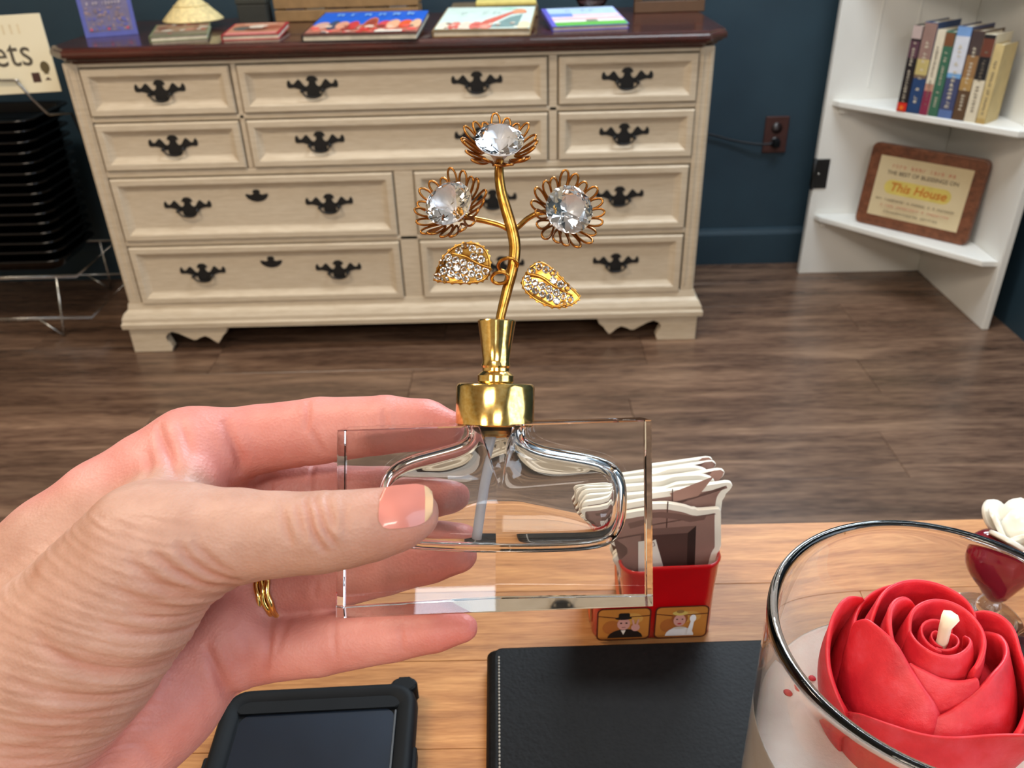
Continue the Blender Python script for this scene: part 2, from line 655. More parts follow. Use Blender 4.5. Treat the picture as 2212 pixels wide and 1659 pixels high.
# face frame: stiles, rails and the fluted corner posts
for a, b in ((0.0, 0.036), (DW - 0.036, DW)):
    bm = bmesh.new()
    bm_box(bm, (dx(a), DY - 0.002, DBASE + 0.03), (dx(b), DY + 0.03, DTOP), 0.003)
    c = (a + b) / 2
    for q in (-0.009, 0.009):
        bm_box(bm, (dx(c + q) - 0.003, DY - 0.005, DBASE + 0.05), (dx(c + q) + 0.003, DY, DTOP - 0.012), 0.0015, 1)
    obj('corner_post', mesh_bm('corner_post', bm), dr, 'cream')
RAILS = [(0.036, DW - 0.036, 0.784, DTOP), (0.036, DW - 0.036, 0.651, 0.664), (0.036, DW - 0.036, 0.509, 0.526), (0.036, DW - 0.036, 0.319, 0.333), (0.036, DW - 0.036, 0.128, 0.146)]
for a, b, c, d in RAILS:
    box('rail', (dx(a), DY - 0.001, c), (dx(b), DY + 0.02, d), 'cream', dr, 0.003)
for a, b, c, d in ((0.411, 0.425, 0.526, 0.784), (1.194, 1.216, 0.526, 0.784), (0.787, 0.838, 0.146, 0.509)):
    box('divider', (dx(a), DY - 0.001, c), (dx(b), DY + 0.02, d), 'cream', dr, 0.003)


def drawer_front(a, b, c, d):
    prof = [(0.0, 0.012), (0.0, -0.005), (0.003, -0.009), (0.016, -0.009), (0.019, -0.0075), (0.023, -0.003), (0.029, 0.001), (0.034, 0.003), (0.037, 0.003)]
    rings = [[(dx(a + i), DY + q, c + i), (dx(b - i), DY + q, c + i), (dx(b - i), DY + q, d - i), (dx(a + i), DY + q, d - i)] for i, q in prof]
    v, f = loft(rings)
    return from_data('drawer', v, f)


half = [(0, 350), (70, 345), (130, 310), (185, 235), (165, 190), (120, 215), (95, 165), (110, 95), (150, 45), (200, 25), (255, 40), (300, 95), (345, 165), (400, 230), (440, 245), (500, 195), (560, 120), (620, 95), (680, 125), (700, 190), (745, 235), (800, 150), (805, 40), (770, -10), (690, -15), (600, 5), (510, -15), (420, -55), (330, -80), (280, -125), (225, -125), (205, -105), (190, -135), (215, -190), (205, -250), (150, -300), (70, -320), (0, -330)]
hs = 0.000079
outl = [(x * hs, y * hs) for x, y in half] + [(-x * hs, y * hs) for x, y in half[-2:0:-1]]
HM = Matrix.Rotation(PI / 2, 4, 'X')      # local x->X, y->Z, z->-Y
plate_me = prism('handle_plate', outl, -0.001, 0.0025, HM, 0.0006, 1)
plate_me.materials.append(MAT['iron'])
bail = [(0.026 * math.cos(a), -0.012 - 0.5 * (0.5 - abs(math.sin(a))) * 0.008, -0.006 - 0.018 * abs(math.sin(a))) for a in np.linspace(0, PI, 17)]
bv = tube_data(bail, [0.0016 + 0.0009 * math.sin(math.pi * i / 16) for i in range(17)], 8)
posts = [tube_data([(s * 0.026, 0.0, -0.006), (s * 0.026, -0.015, -0.007)], 0.0042, 10) for s in (-1, 1)]
v, f = merge(bv, *posts)
bail_me = from_data('bail', v, f, True)
bail_me.materials.append(MAT['iron'])
eh = [(0, 40), (10, 38), (16, 28), (10, 18), (22, 11), (32, 14), (44, 17), (46, 8), (38, -8), (24, -20), (10, -25), (0, -26)]
esc_me = prism('keyhole_plate', [(x * 0.00066, y * 0.0005) for x, y in eh] + [(-x * 0.00066, y * 0.0005) for x, y in eh[-2:0:-1]], -0.001, 0.002, HM, 0.0005, 1)
esc_me.materials.append(MAT['iron'])

DR = [(0.041, 0.408, 0.667, 0.781, [0.226]), (0.428, 1.191, 0.667, 0.781, [0.607, 1.016]), (1.219, 1.562, 0.667, 0.781, [1.389]),
      (0.041, 0.408, 0.529, 0.648, [0.228]), (0.428, 1.191, 0.529, 0.648, [0.606, 1.016]), (1.219, 1.562, 0.529, 0.648, [1.387]),
      (0.041, 0.784, 0.336, 0.506, [0.229, 0.608]), (0.841, 1.559, 0.336, 0.506, [1.045, 1.382]),
      (0.041, 0.784, 0.149, 0.316, [0.229, 0.608]), (0.841, 1.559, 0.149, 0.316, [1.062, 1.379])]
for k, (a, b, c, d, hx) in enumerate(DR):
    dw = obj('drawer', drawer_front(a, b, c, d), dr, 'cream')
    zc = (c + d) / 2 - (0.0 if k < 6 else -0.004)
    for h in hx:
        hp = bpy.data.objects.new('drawer_handle', plate_me)
        COL.objects.link(hp)
        hp.location = (dx(h), DY + 0.003, zc)
        adopt(hp, dw)
        hb = bpy.data.objects.new('handle_bail', bail_me)
        COL.objects.link(hb)
        hb.location = (dx(h), DY + 0.003, zc)
        adopt(hb, dw)
    if k in (6, 8):
        e = bpy.data.objects.new('keyhole_plate', esc_me)
        COL.objects.link(e)
        e.location = (dx(0.418 if k == 6 else 0.424), DY + 0.003, zc + 0.024)
        adopt(e, dw)

# base moulding and bracket feet
def ring_rect(i, z):
    a, b, c, d = dx(0) - i, dx(DW) + i, DY - i, DY + DDEP
    return [(a, c, z), (b, c, z), (b, d, z), (a, d, z)]


v, f = loft([ring_rect(i, z) for i, z in ((0.012, 0.078), (0.027, 0.080), (0.028, 0.094), (0.024, 0.099), (0.023, 0.110), (0.016, 0.124), (0.006, 0.132), (0.003, 0.150))])
obj('base_moulding', from_data('base_moulding', v, f), dr, 'cream')
ft = [(-0.016, 0), (0.094, 0), (0.099, 0.014), (0.094, 0.026), (0.086, 0.036), (0.084, 0.050), (0.092, 0.060), (0.108, 0.067), (0.128, 0.060), (0.148, 0.046), (0.164, 0.035), (0.174, 0.036), (0.186, 0.046), (0.200, 0.051), (0.214, 0.044), (0.226, 0.028), (0.234, 0.023), (0.242, 0.034), (0.250, 0.050), (0.264, 0.058), (0.272, 0.080), (-0.016, 0.080)]
for s in (0, 1):
    o2 = [(dx(x) if s == 0 else dx(DW - x), z) for x, z in ft]
    obj('bracket_foot', prism('bracket_foot', o2, -(DY + 0.014), -(DY - 0.016), HM, 0.002, 1), dr, 'cream')
    sx = dx(-0.016) if s == 0 else dx(DW + 0.016)
    M_ = frame((sx, 0, 0), (0, 1, 0), (0, 0, 1), (1 if s == 0 else -1, 0, 0)) if s == 0 else frame((sx, 0, 0), (0, 1, 0), (0, 0, 1))
    o3 = [(DY + 0.016 + max(x, -0.002) * 0.62, z) for x, z in ft]
    bm = bmesh.new()
    xa, xb = (sx, sx + 0.028) if s == 0 else (sx - 0.028, sx)
    A = [bm.verts.new((xa, p, q)) for p, q in o3]
    B = [bm.verts.new((xb, p, q)) for p, q in o3]
    bm.faces.new(A[::-1]); bm.faces.new(B)
    for i in range(len(A)):
        bm.faces.new((A[i], A[(i + 1) % len(A)], B[(i + 1) % len(A)], B[i]))
    obj('side_bracket', mesh_bm('side_bracket', bm), dr, 'cream')
    box('rear_foot', (xa, DY + DDEP - 0.09, 0), (xb, DY + DDEP - 0.01, 0.080), 'cream', dr, 0.002)

# mahogany top with clipped corners and a moulded edge
def slab_ring(i, z, ch=0.052):
    a, b, c, d = dx(-0.032) + i, dx(DW + 0.032) - i, DY - 0.032 + i, DY + DDEP + 0.012
    k = ch - i * 0.4
    return [(a + k, c, z), (b - k, c, z), (b, c + k, z), (b, d, z), (a, d, z), (a, c + k, z)]


ZT = 0.8335
v, f = loft([slab_ring(i, z) for i, z in ((0.022, DTOP - 0.0005), (0.020, DTOP + 0.004), (0.010, DTOP + 0.009), (0.009, DTOP + 0.012), (0.001, DTOP + 0.015), (0.0, DTOP + 0.021), (0.001, DTOP + 0.028), (0.005, DTOP + 0.031), (0.007, DTOP + 0.036), (0.012, ZT))])
obj('dresser_top', from_data('dresser_top', v, f), dr, 'mahogany')

# ================================================================== THINGS ON THE DRESSER
rnd = random.Random(3)


def quad_frame(p00, p10, p01):
    x = Vector(p10) - Vector(p00)
    y = Vector(p01) - Vector(p00)
    return frame(p00, x, y), x.length, y.length


def flat_book(name, label, fl, fr, bl, th, cover, items_fn):
    """A picture book lying on the dresser: fl, fr, bl are the cover's near-left, near-right, far-left corners."""
    M, w, h = quad_frame(fl, fr, bl)
    t = thing(name, label, 'book', fl, 'picture books lying on the dresser')
    box('pages', (0.003, 0.003, -th + 0.0015), (w - 0.003, h - 0.001, -0.0015), 'paper', t, 0, 2, M)
    box('back_cover', (0, 0, -th), (w, h, -th + 0.0015), cover, t, 0, 1, M)
    fc = box('front_cover', (0, 0, -0.0015), (w, h, 0), cover, t, 0, 1, M)
    box('spine', (-0.001, 0, -th), (0.0012, h, 0), cover, t, 0, 1, M)
    decal('cover_print', items_fn(w, h), M, fc)
    return t


def blobs(w, h, n, y0, y1, cols, r0, r1):
    out = []
    for i in range(n):
        c = cols[rnd.randrange(len(cols))]
        x, y_ = w * rnd.uniform(0.06, 0.94), h * rnd.uniform(y0, y1)
        r = rnd.uniform(r0, r1)
        out.append((ell(min(max(x, r), w - r), min(max(y_, r), h - r), r, r * rnd.uniform(0.7, 1.3), 10), c))
    return out


flat_book('picture_book', 'small green and brown book lying below the cream cone hat', (-0.895, 2.20, ZT + 0.012), (-0.762, 2.235, ZT + 0.012), (-0.925, 2.40, ZT + 0.016), 0.012, col(122, 128, 92),
          lambda w, h: [(rect(0.004, 0.004, w - 0.004, h - 0.004), col(150, 118, 92)), (rect(0.004, 0.004, w - 0.004, h * 0.3), col(122, 112, 92))] + blobs(w, h, 16, 0.35, 0.9, [col(176, 120, 100), col(196, 186, 170), col(120, 60, 52), col(150, 96, 70)], 0.006, 0.016) + blobs(w, h, 8, 0.1, 0.9, [col(206, 60, 66), col(226, 216, 204)], 0.003, 0.007))
flat_book('picture_book', 'small red edged picture book with two animals on the cover', (-0.714, 2.19, ZT + 0.012), (-0.575, 2.20, ZT + 0.012), (-0.722, 2.36, ZT + 0.018), 0.012, col(168, 40, 48),
          lambda w, h: [(rect(0.004, 0.006, w - 0.008, h - 0.004), col(190, 128, 98)), (rect(0.006, 0.004, w - 0.01, h * 0.2), col(206, 130, 120)), (ell(w * 0.26, h * 0.52, 0.026, 0.03), col(92, 92, 84)), (ell(w * 0.52, h * 0.66, 0.026, 0.024), col(222, 206, 186)), (ell(w * 0.78, h * 0.55, 0.026, 0.032), col(158, 86, 60)), (ell(w * 0.52, h * 0.42, 0.03, 0.022), col(112, 66, 44)), (rect(w * 0.2, h * 0.86, w * 0.8, h * 0.93), col(226, 180, 150))])
def blue_cover(w, h):
    it = [(rect(0.002, h * 0.42, w - 0.002, h - 0.002), col(26, 92, 200)), (rect(0.002, 0.002, w - 0.002, h * 0.42), col(176, 108, 88))]
    it += [(ell(w * x, h * 0.40, w * r, h * q, 12), c) for x, r, q, c in ((0.10, 0.07, 0.14, col(206, 160, 140)), (0.20, 0.05, 0.2, col(60, 70, 90)), (0.28, 0.06, 0.16, col(214, 150, 120)), (0.38, 0.05, 0.16, col(196, 60, 54)), (0.53, 0.065, 0.32, col(182, 96, 60)), (0.53, 0.05, 0.24, col(150, 60, 40)), (0.66, 0.06, 0.16, col(206, 70, 72)), (0.74, 0.06, 0.2, col(226, 168, 130)), (0.85, 0.06, 0.18, col(220, 88, 40)), (0.94, 0.05, 0.2, col(222, 178, 140)))]
    it += blobs(w, h, 40, 0.06, 0.34, [col(206, 52, 46), col(220, 120, 96), col(226, 200, 180), col(60, 62, 76), col(226, 90, 80), col(150, 60, 48)], 0.005, 0.013)
    it += [(rect(0.002, 0.004, w - 0.002, h * 0.05), col(70, 44, 38)), (rect(w * 0.62, h * 0.06, w * 0.86, h * 0.13), col(232, 220, 204))]
    it += scribble(w * 0.16, w * 0.95, h * 0.76, h * 0.14, rnd, col(120, 168, 226), 0.5)
    return it


flat_book('picture_book', 'large bright blue picture book crowded with red figures along the bottom', (-0.505, 2.135, ZT + 0.014), (-0.228, 2.125, ZT + 0.014), (-0.527, 2.40, ZT + 0.034), 0.014, col(40, 34, 36), blue_cover)
def mint_cover(w, h):
    it = [(rect(0.002, 0.002, w - 0.002, h - 0.002), col(206, 224, 214))]
    it += [(ell(w * x, h * 0.2, w * 0.07, h * 0.16, 10), c) for x, c in ((0.08, col(226, 220, 196)), (0.2, col(216, 120, 104)), (0.31, col(226, 206, 186)), (0.42, col(210, 110, 96)), (0.53, col(226, 150, 130)), (0.92, col(222, 206, 170)))]
    it += [([(w * 0.55, h * 0.12), (w * 0.86, h * 0.12), (w * 0.88, h * 0.66), (w * 0.74, h * 0.52)], col(120, 146, 142)),
           ([(w * 0.42, h * 0.2), (w * 0.58, h * 0.28), (w * 0.76, h * 0.66), (w * 0.92, h * 0.7), (w * 0.9, h * 0.8), (w * 0.76, h * 0.78), (w * 0.5, h * 0.42)], col(206, 104, 86)),
           (ell(w * 0.83, h * 0.78, w * 0.08, h * 0.1, 12), col(222, 150, 110)), (ell(w * 0.7, h * 0.9, w * 0.1, h * 0.05, 10), col(170, 214, 190))]
    it += blobs(w, h, 18, 0.06, 0.3, [col(206, 90, 80), col(232, 220, 200), col(150, 110, 90)], 0.004, 0.008)
    it += scribble(w * 0.2, w * 0.62, h * 0.66, h * 0.12, rnd, col(186, 204, 196), 0.4)
    it += [(rect(0.002, 0.002, w - 0.002, h * 0.05), col(120, 92, 56))]
    return it


flat_book('picture_book', 'pale mint picture book with a red dragon back sweeping up the cover', (-0.194, 2.155, ZT + 0.013), (0.040, 2.135, ZT + 0.013), (-0.198, 2.42, ZT + 0.036), 0.013, col(150, 122, 78), mint_cover)
flat_book('picture_book', 'pastel picture book with pink stripes and a green field on the cover', (0.096, 2.195, ZT + 0.011), (0.286, 2.215, ZT + 0.011), (0.083, 2.39, ZT + 0.030), 0.011, col(96, 92, 190),
          lambda w, h: [(rect(0.012, 0.002, w - 0.002, h - 0.002), col(176, 200, 226)), (rect(0.012, 0.002, w - 0.002, h * 0.2), col(92, 168, 62)), (rect(0.012, h * 0.2, w - 0.002, h * 0.3), col(232, 216, 216)), (rect(0.012, h * 0.3, w - 0.002, h * 0.42), col(228, 176, 178)), (rect(0.012, h * 0.42, w * 0.9, h * 0.5), col(232, 208, 208)), (rect(w * 0.36, h * 0.5, w - 0.002, h * 0.6), col(226, 186, 190)), (rect(0.012, h * 0.48, w * 0.36, h * 0.68), col(110, 140, 206))] + [(ell(w * x, h * 0.24, 0.008, 0.014, 8), col(120, 132, 110)) for x in (0.52, 0.56, 0.6)] + scribble(w * 0.3, w * 0.9, h * 0.76, h * 0.12, rnd, col(140, 160, 180), 0.4))

# upright purple book leaning back
t = thing('upright_book', 'purple blue book with a floral gold cover standing at the dresser end', 'book', (-1.04, 2.33, ZT))
M = frame((-1.098, 2.300, ZT + 0.0005), (0.116, 0.052, 0), (0, 0.10, 0.99))
w, h = 0.127, 0.19
box('pages', (0.003, 0.003, -0.014), (w - 0.002, h - 0.003, -0.002), 'paper', t, 0, 1, M)
box('back_cover', (0, 0, -0.0155), (w, h, -0.0135), col(82, 88, 160), t, 0, 1, M)
fc = box('front_cover', (0, 0, -0.002), (w, h, 0), col(88, 94, 168), t, 0, 1, M)
it = [(rect(0.010, 0.012, w - 0.010, h - 0.010), col(112, 104, 136))]
for i in range(60):
    x, y_ = rnd.uniform(0.015, w - 0.015), rnd.uniform(0.016, 0.07)
    it.append((ell(x, y_, rnd.uniform(0.002, 0.006), rnd.uniform(0.002, 0.006), 8), [col(96, 96, 160), col(150, 126, 128), col(126, 108, 118)][i % 3]))
it += [(ell(x, 0.018, 0.003, 0.003, 8), col(206, 66, 110)) for x in (0.018, 0.060, 0.105)]
for yy in (0.075, 0.090, 0.105, 0.125, 0.145):
    it += scribble(0.02, w - 0.02, yy, 0.010, rnd, col(176, 164, 170), 0.3)
decal('cover_print', it, M, fc)

# cream cone hat
t = thing('cone_hat', 'cream straw cone shaped hat sitting behind the small brown book', 'hat', (-0.862, 2.46, ZT))
hat = lathe('hat_cone', [(0.0, 0.090), (0.012, 0.082), (0.030, 0.066), (0.058, 0.040), (0.079, 0.020), (0.081, 0.0165), (0.078, 0.0165), (0.056, 0.036), (0.030, 0.060), (0.0, 0.084)], plain('cream_straw', rgb(226, 206, 150), 0.7, 0, 0.08, 90, 0.3), t, 40, (-0.872, 2.47), Matrix.Translation((0, 0, ZT + 0.002)))
lathe('hat_stand', [(0.0, 0.0), (0.030, 0.0), (0.028, 0.006), (0.010, 0.012), (0.008, 0.070), (0.0, 0.075)], col(150, 130, 92), t, 24, (-0.872, 2.47), Matrix.Translation((0, 0, ZT)))
v, f = tube_data([(-0.872 + 0.045 * math.cos(a), 2.47 + 0.045 * math.sin(a), ZT + 0.0545) for a in np.linspace(0, 2 * PI, 36, endpoint=False)], 0.0016, 6, True)
obj('hat_band', from_data('hat_band', v, f, True), t, plain('straw_band', rgb(206, 184, 126), 0.7))

# things along the back of the dresser
t = thing('dark_box', 'small dark box behind the red edged picture book', 'box', (-0.72, 2.52, ZT))
box('box_body', (-0.755, 2.49, ZT), (-0.675, 2.55, ZT + 0.05), col(44, 46, 42, 0.6), t, 0.003)
box('box_lid', (-0.757, 2.488, ZT + 0.0502), (-0.673, 2.552, ZT + 0.066), col(52, 54, 48, 0.6), t, 0.003)
t = thing('wooden_crate', 'low pale wooden crate standing along the back of the dresser', 'crate', (-0.46, 2.56, ZT))
for zz in (0.001, 0.034):
    box('slat', (-0.66, 2.515, ZT + zz), (-0.26, 2.527, ZT + zz + 0.029), 'board' if False else plain('pale_pine_%d' % int(zz * 1000), rgb(150, 118, 78), 0.6), t, 0.002)
    box('slat', (-0.66, 2.600, ZT + zz), (-0.26, 2.612, ZT + zz + 0.029), col(146, 114, 74), t, 0.002)
for xx in (-0.655, -0.277):
    box('crate_end', (xx, 2.5275, ZT + 0.001), (xx + 0.012, 2.5995, ZT + 0.064), col(140, 108, 70), t, 0.002)
for k in range(6):
    x = -0.635 + k * 0.058
    o = box('card_pack', (x, 2.545, ZT + 0.0005), (x + 0.05, 2.59, ZT + 0.085 + 0.004 * (k % 3)), col(*[(110, 110, 128), (206, 196, 176), (70, 66, 84), (150, 120, 96), (60, 64, 70), (196, 190, 190)][k]), None, 0.002)
    tag(o, ['grey blue', 'cream', 'dark violet', 'tan', 'charcoal', 'pale grey'][k] + ' card pack standing in the pale wooden crate', 'card pack', 'card packs in the crate')
    decal('pack_print', scribble(x + 0.006, x + 0.046, ZT + 0.070, 0.010, rnd, col(226, 220, 206) if k % 2 == 0 else col(80, 70, 70)), Matrix.Translation((0, 2.545, 0)) @ HM, o)
t = thing('yellow_tray', 'shallow yellow edged tray at the back of the dresser', 'tray', (-0.05, 2.55, ZT))
box('tray_base', (-0.17, 2.48, ZT), (0.07, 2.60, ZT + 0.03), col(112, 96, 72), t, 0.003)
box('tray_edge', (-0.10, 2.475, ZT + 0.0305), (0.065, 2.60, ZT + 0.042), col(226, 208, 120), t, 0.003)
t = thing('glass_dish', 'small clear glass dish behind the pastel picture book', 'dish', (0.22, 2.52, ZT))
lathe('dish_bowl', [(0.0, 0.0), (0.024, 0.0), (0.026, 0.004), (0.044, 0.034), (0.047, 0.046), (0.0445, 0.046), (0.040, 0.034), (0.022, 0.007), (0.0, 0.006)], 'jar', t, 36, (0.22, 2.53), Matrix.Translation((0, 0, ZT)))
t = thing('picture_frame', 'brown picture frame with a black panel at the right end of the dresser', 'framed_picture', (0.43, 2.56, ZT))  # a brown picture frame filled with a plain black panel
M = frame((0.335, 2.500, ZT), (1, 0.02, 0), (0, 0.12, 0.99))
for r_ in ((0, 0, 0.195, 0.030), (0, 0.1105, 0.195, 0.14), (0, 0.0305, 0.022, 0.110), (0.173, 0.0305, 0.195, 0.110)):
    box('frame_bar', (r_[0], r_[1], -0.014), (r_[2], r_[3], 0.0), col(92, 62, 36), t, 0.002, 1, M)
box('panel', (0.0225, 0.0305, -0.012), (0.1725, 0.110, -0.006), col(18, 18, 18), t, 0, 1, M)
box('easel_leg', (0.09, 0.0, -0.05), (0.105, 0.004, -0.0145), col(60, 40, 26), t, 0, 1, M)

# ================================================================== CORNER SHELF
sh = thing('corner_shelf', 'white wooden corner shelf with two visible triangular shelves', 'shelf', (1.2, 2.45, 0))
SX, SY = 1.362, 2.632
box('side_board', (0.944, SY - 0.024, 0.0), (SX - 0.0205, SY, 1.75), 'white', sh, 0.002)
box('side_board', (SX - 0.020, 2.166, 0.0), (SX, SY, 1.75), 'white', sh, 0.002)
for z_ in (0.190, 0.548, 0.93, 1.33):
    o2 = [(0.962, SY - 0.0245), (0.972, SY - 0.052), (SX - 0.062, 2.182), (SX - 0.0205, 2.178), (SX - 0.0205, SY - 0.0245)]
    obj('shelf_board', prism('shelf_board', o2, z_, z_ + 0.018, Matrix.Identity(4), 0.003, 2), sh, 'white')
    box('cleat', (0.985, SY - 0.040, z_ - 0.022), (1.30, SY - 0.0245, z_ - 0.0005), 'white', sh, 0.002)
# thin groove boards behind (vertical tongue lines on the left board)
for xx in (1.06, 1.17, 1.28):
    box('trim_bead', (xx, SY - 0.0265, 0.60), (xx + 0.006, SY - 0.0235, 0.925), 'white', sh, 0.001, 1)
t = thing('shelf_hinge', 'black metal hinge plate screwed to the left board of the corner shelf', 'hinge', (0.955, 2.60, 0.29))
box('hinge_leaf', (0.936, SY - 0.0275, 0.292), (0.986, SY - 0.0243, 0.386), 'iron', t, 0.0015)
box('hinge_leaf', (0.9405, SY - 0.030, 0.294), (0.9437, SY - 0.0005, 0.384), 'iron', t, 0.001)
tube('hinge_pin', [(0.9395, SY - 0.028, 0.290), (0.9395, SY - 0.028, 0.388)], 0.005, 'iron', t, 12)
lathe('screw', [(0, 0), (0.0045, 0), (0.003, 0.002), (0, 0.0025)], 'chrome', t, 12, M=Matrix.Translation((0.955, SY - 0.0275, 0.34)) @ Matrix.Rotation(PI / 2, 4, 'X'))

# books on the upper shelf; spine faces the room diagonally
BK = [  # width, height, depth, spine colour, bands [(z0,z1,colour)], label
    (0.028, 0.205, 0.14, (30, 24, 28), [(0.0, 0.022, (214, 44, 30)), (0.175, 0.205, (190, 170, 166)), (0.13, 0.17, (92, 60, 74))], 'black spined paperback with a red foot, first book on the white shelf'),
    (0.036, 0.215, 0.14, (36, 66, 112), [(0.092, 0.13, (196, 178, 116)), (0.13, 0.213, (150, 120, 112)), (0.085, 0.093, (120, 100, 80))], 'thick paperback, blue below and brown above, second on the white shelf'),
    (0.024, 0.200, 0.14, (222, 212, 190), [(0.0, 0.058, (136, 44, 74)), (0.058, 0.075, (190, 140, 120))], 'cream spined book with a wine red foot'),
    (0.026, 0.198, 0.14, (60, 108, 86), [(0.165, 0.195, (122, 78, 50))], 'green spined book with a brown picture at its head'),
    (0.038, 0.212, 0.14, (66, 74, 112), [(0.105, 0.19, (214, 218, 230)), (0.19, 0.211, (120, 160, 214)), (0.0, 0.02, (90, 116, 170)), (0.095, 0.106, (120, 170, 220))], 'pale sky topped book with dark blue hills on its spine'),
    (0.032, 0.205, 0.14, (92, 68, 48), [(0.07, 0.10, (176, 140, 84)), (0.10, 0.15, (150, 112, 72)), (0.15, 0.203, (70, 56, 56))], 'brown spined book with ochre patches on the white shelf'),
    (0.030, 0.200, 0.14, (226, 216, 192), [(0.098, 0.199, (26, 26, 32)), (0.15, 0.19, (110, 60, 46))], 'book with a cream lower spine and a black upper spine'),
    (0.024, 0.180, 0.13, (206, 184, 130), [(0.0, 0.012, (190, 160, 100))], 'tan covered book, last in the row on the white shelf'),
]
bx, by = 1.086, 2.440
dirv = Vector((0.66, -0.75, 0)).normalized()
bz = 0.5664
pos = Vector((bx, by, bz))
for i, (bw, bh, bd, c, bands, lab) in enumerate(BK):
    bh *= 1.1
    bd = [0.14, 0.14, 0.14, 0.14, 0.14, 0.125, 0.105, 0.085][i]
    bands = [(a * 1.1, b * 1.1, cc) for a, b, cc in bands]
    t = thing('paperback', lab, 'book', pos, 'books on the white corner shelf')
    # local x along the row, y = up, z = toward the room (spine side)
    up = Vector((0.02 + 0.01 * (i % 3), 0.0, 1)).normalized()
    M = frame(pos, dirv, up)
    M2 = M @ Matrix.Translation((0, 0, 0))
    sp = box('spine', (0.0, 0.0, -0.002), (bw - 0.0006, bh, 0.0), col(*c), t, 0.0008, 1, M2)
    box('front_cover', (bw - 0.0022, 0.0, -bd), (bw - 0.0006, bh, -0.002), col(*c), t, 0, 1, M2)
    box('back_cover', (0.0, 0.0, -bd), (0.0016, bh, -0.002), col(*c), t, 0, 1, M2)
    box('pages', (0.0018, 0.002, -bd + 0.003), (bw - 0.0024, bh - 0.004, -0.0022), 'paper', t, 0, 1, M2)
    it = [(rect(0.0006, a, bw - 0.0012, b), col(*cc)) for a, b, cc in bands]
    ink = col(206, 196, 176) if sum(c) < 330 else col(120, 110, 96)
    Ls = scribble(bh * 0.12, bh * 0.82, bw * 0.36, bw * 0.34, rnd, ink, 0.35)
    it += [([(bw - y_, x) for x, y_ in p], m) for p, m in Ls]
    if i == 0:
        it.append((ell(bw / 2, 0.011, 0.006, 0.006), col(232, 120, 40)))
    decal('spine_print', it, M2, sp)
    pos = pos + dirv * (bw + 0.0008)
# plaque on the lower shelf
pq = thing('wall_plaque', 'wooden plaque with a house blessing in brown rounded frame on lower shelf', 'plaque', (1.20, 2.44, 0.2085))
a, b = Vector((1.062, 2.527, 0.2085)), Vector((1.300, 2.290, 0.2085))
M = frame(a, b - a, Vector((0.026, 0.026, 0.24)))
pw, ph = 0.336, 0.246
bm_o = rrect(0, 0, pw, ph, 0.018)
g_w = wood('plaque_walnut', rgb(62, 34, 22), rgb(106, 62, 40), rgb(136, 84, 58), along=(6, 20, 20), rough=0.4, jitter=False)
plq = obj('plaque_board', prism('plaque_board', bm_o, -0.026, 0.0, M, 0.004, 2), pq, g_w)
face = obj('plaque_face', prism('plaque_face', rect(0.034, 0.034, pw - 0.034, ph - 0.034), -0.001, 0.0006, M), pq, wall_mat('aged_parchment', rgb(196, 176, 138), rgb(214, 198, 160), 0.7))
it = [(rrect(0.065, 0.104, pw - 0.075, 0.146, 0.020), col(206, 186, 96))]
it += scribble(0.075, 0.265, 0.180, 0.014, rnd, col(196, 140, 112), 0.3)
it += scribble(0.050, 0.285, 0.083, 0.009, rnd, col(132, 116, 92), 0.3)
it += scribble(0.070, 0.270, 0.066, 0.009, rnd, col(196, 132, 106), 0.3)
it += scribble(0.085, 0.245, 0.048, 0.009, rnd, col(132, 116, 92), 0.3)
decal('plaque_print', it, M, face, 0.0008)
TM = M @ Matrix.Translation((pw / 2, 0.166, 0.0012))
text('lettering', 'THE BEST OF BLESSINGS ON', 0.0165, TM, col(104, 92, 76), face, bold=0.0002)
text('lettering', 'This House', 0.036, M @ Matrix.Translation((pw / 2 - 0.003, 0.125, 0.0014)), col(190, 112, 36), face, shear=0.2, bold=0.0006)

# ================================================================== WIRE RACK WITH TRAYS AND SIGN
rk = thing('wire_rack', 'chrome wire floor rack holding a stack of black trays', 'rack', (-1.58, 2.43, 0))
rx0, rx1, ry0, ry1 = -1.86, -1.305, 2.285, 2.585
for zz in (0.185, 0.060):
    q = 0.0 if zz > 0.1 else 0.018
    tube('wire_frame', [(rx0 - q, ry0 - q, zz), (rx1 + q, ry0 - q, zz), (rx1 + q, ry1 + q, zz), (rx0 - q, ry1 + q, zz)], 0.0042, 'chrome', rk, 8, True)
for x_, y_ in ((rx1 - 0.06, ry0), (rx0 + 0.06, ry0), (rx1 - 0.06, ry1), (rx0 + 0.06, ry1)):
    s_ = -1 if y_ == ry0 else 1
    tube('leg', [(x_, y_, 0.185), (x_ - 0.012, y_ + s_ * 0.018, 0.060), (x_ - 0.022, y_ + s_ * 0.022, 0.003)], 0.0036, 'chrome', rk, 8)
    tube('leg_brace', [(x_ - 0.022, y_ + s_ * 0.022, 0.004), (x_ - 0.085, y_ + s_ * 0.018, 0.060)], 0.003, 'chrome', rk, 8)
tube('sign_holder', spline([(-1.86, 2.295, 0.66), (-1.66, 2.292, 0.735), (-1.335, 2.292, 0.738), (-1.305, 2.293, 0.730), (-1.285, 2.30, 0.690), (-1.262, 2.32, 0.640)], 5), 0.0035, 'chrome', rk, 8)
tube('back_post', [(-1.262, 2.32, 0.642), (-1.262, 2.44, 0.62), (-1.29, 2.55, 0.45), (-1.30, 2.585, 0.185)], 0.0035, 'chrome', rk, 8)


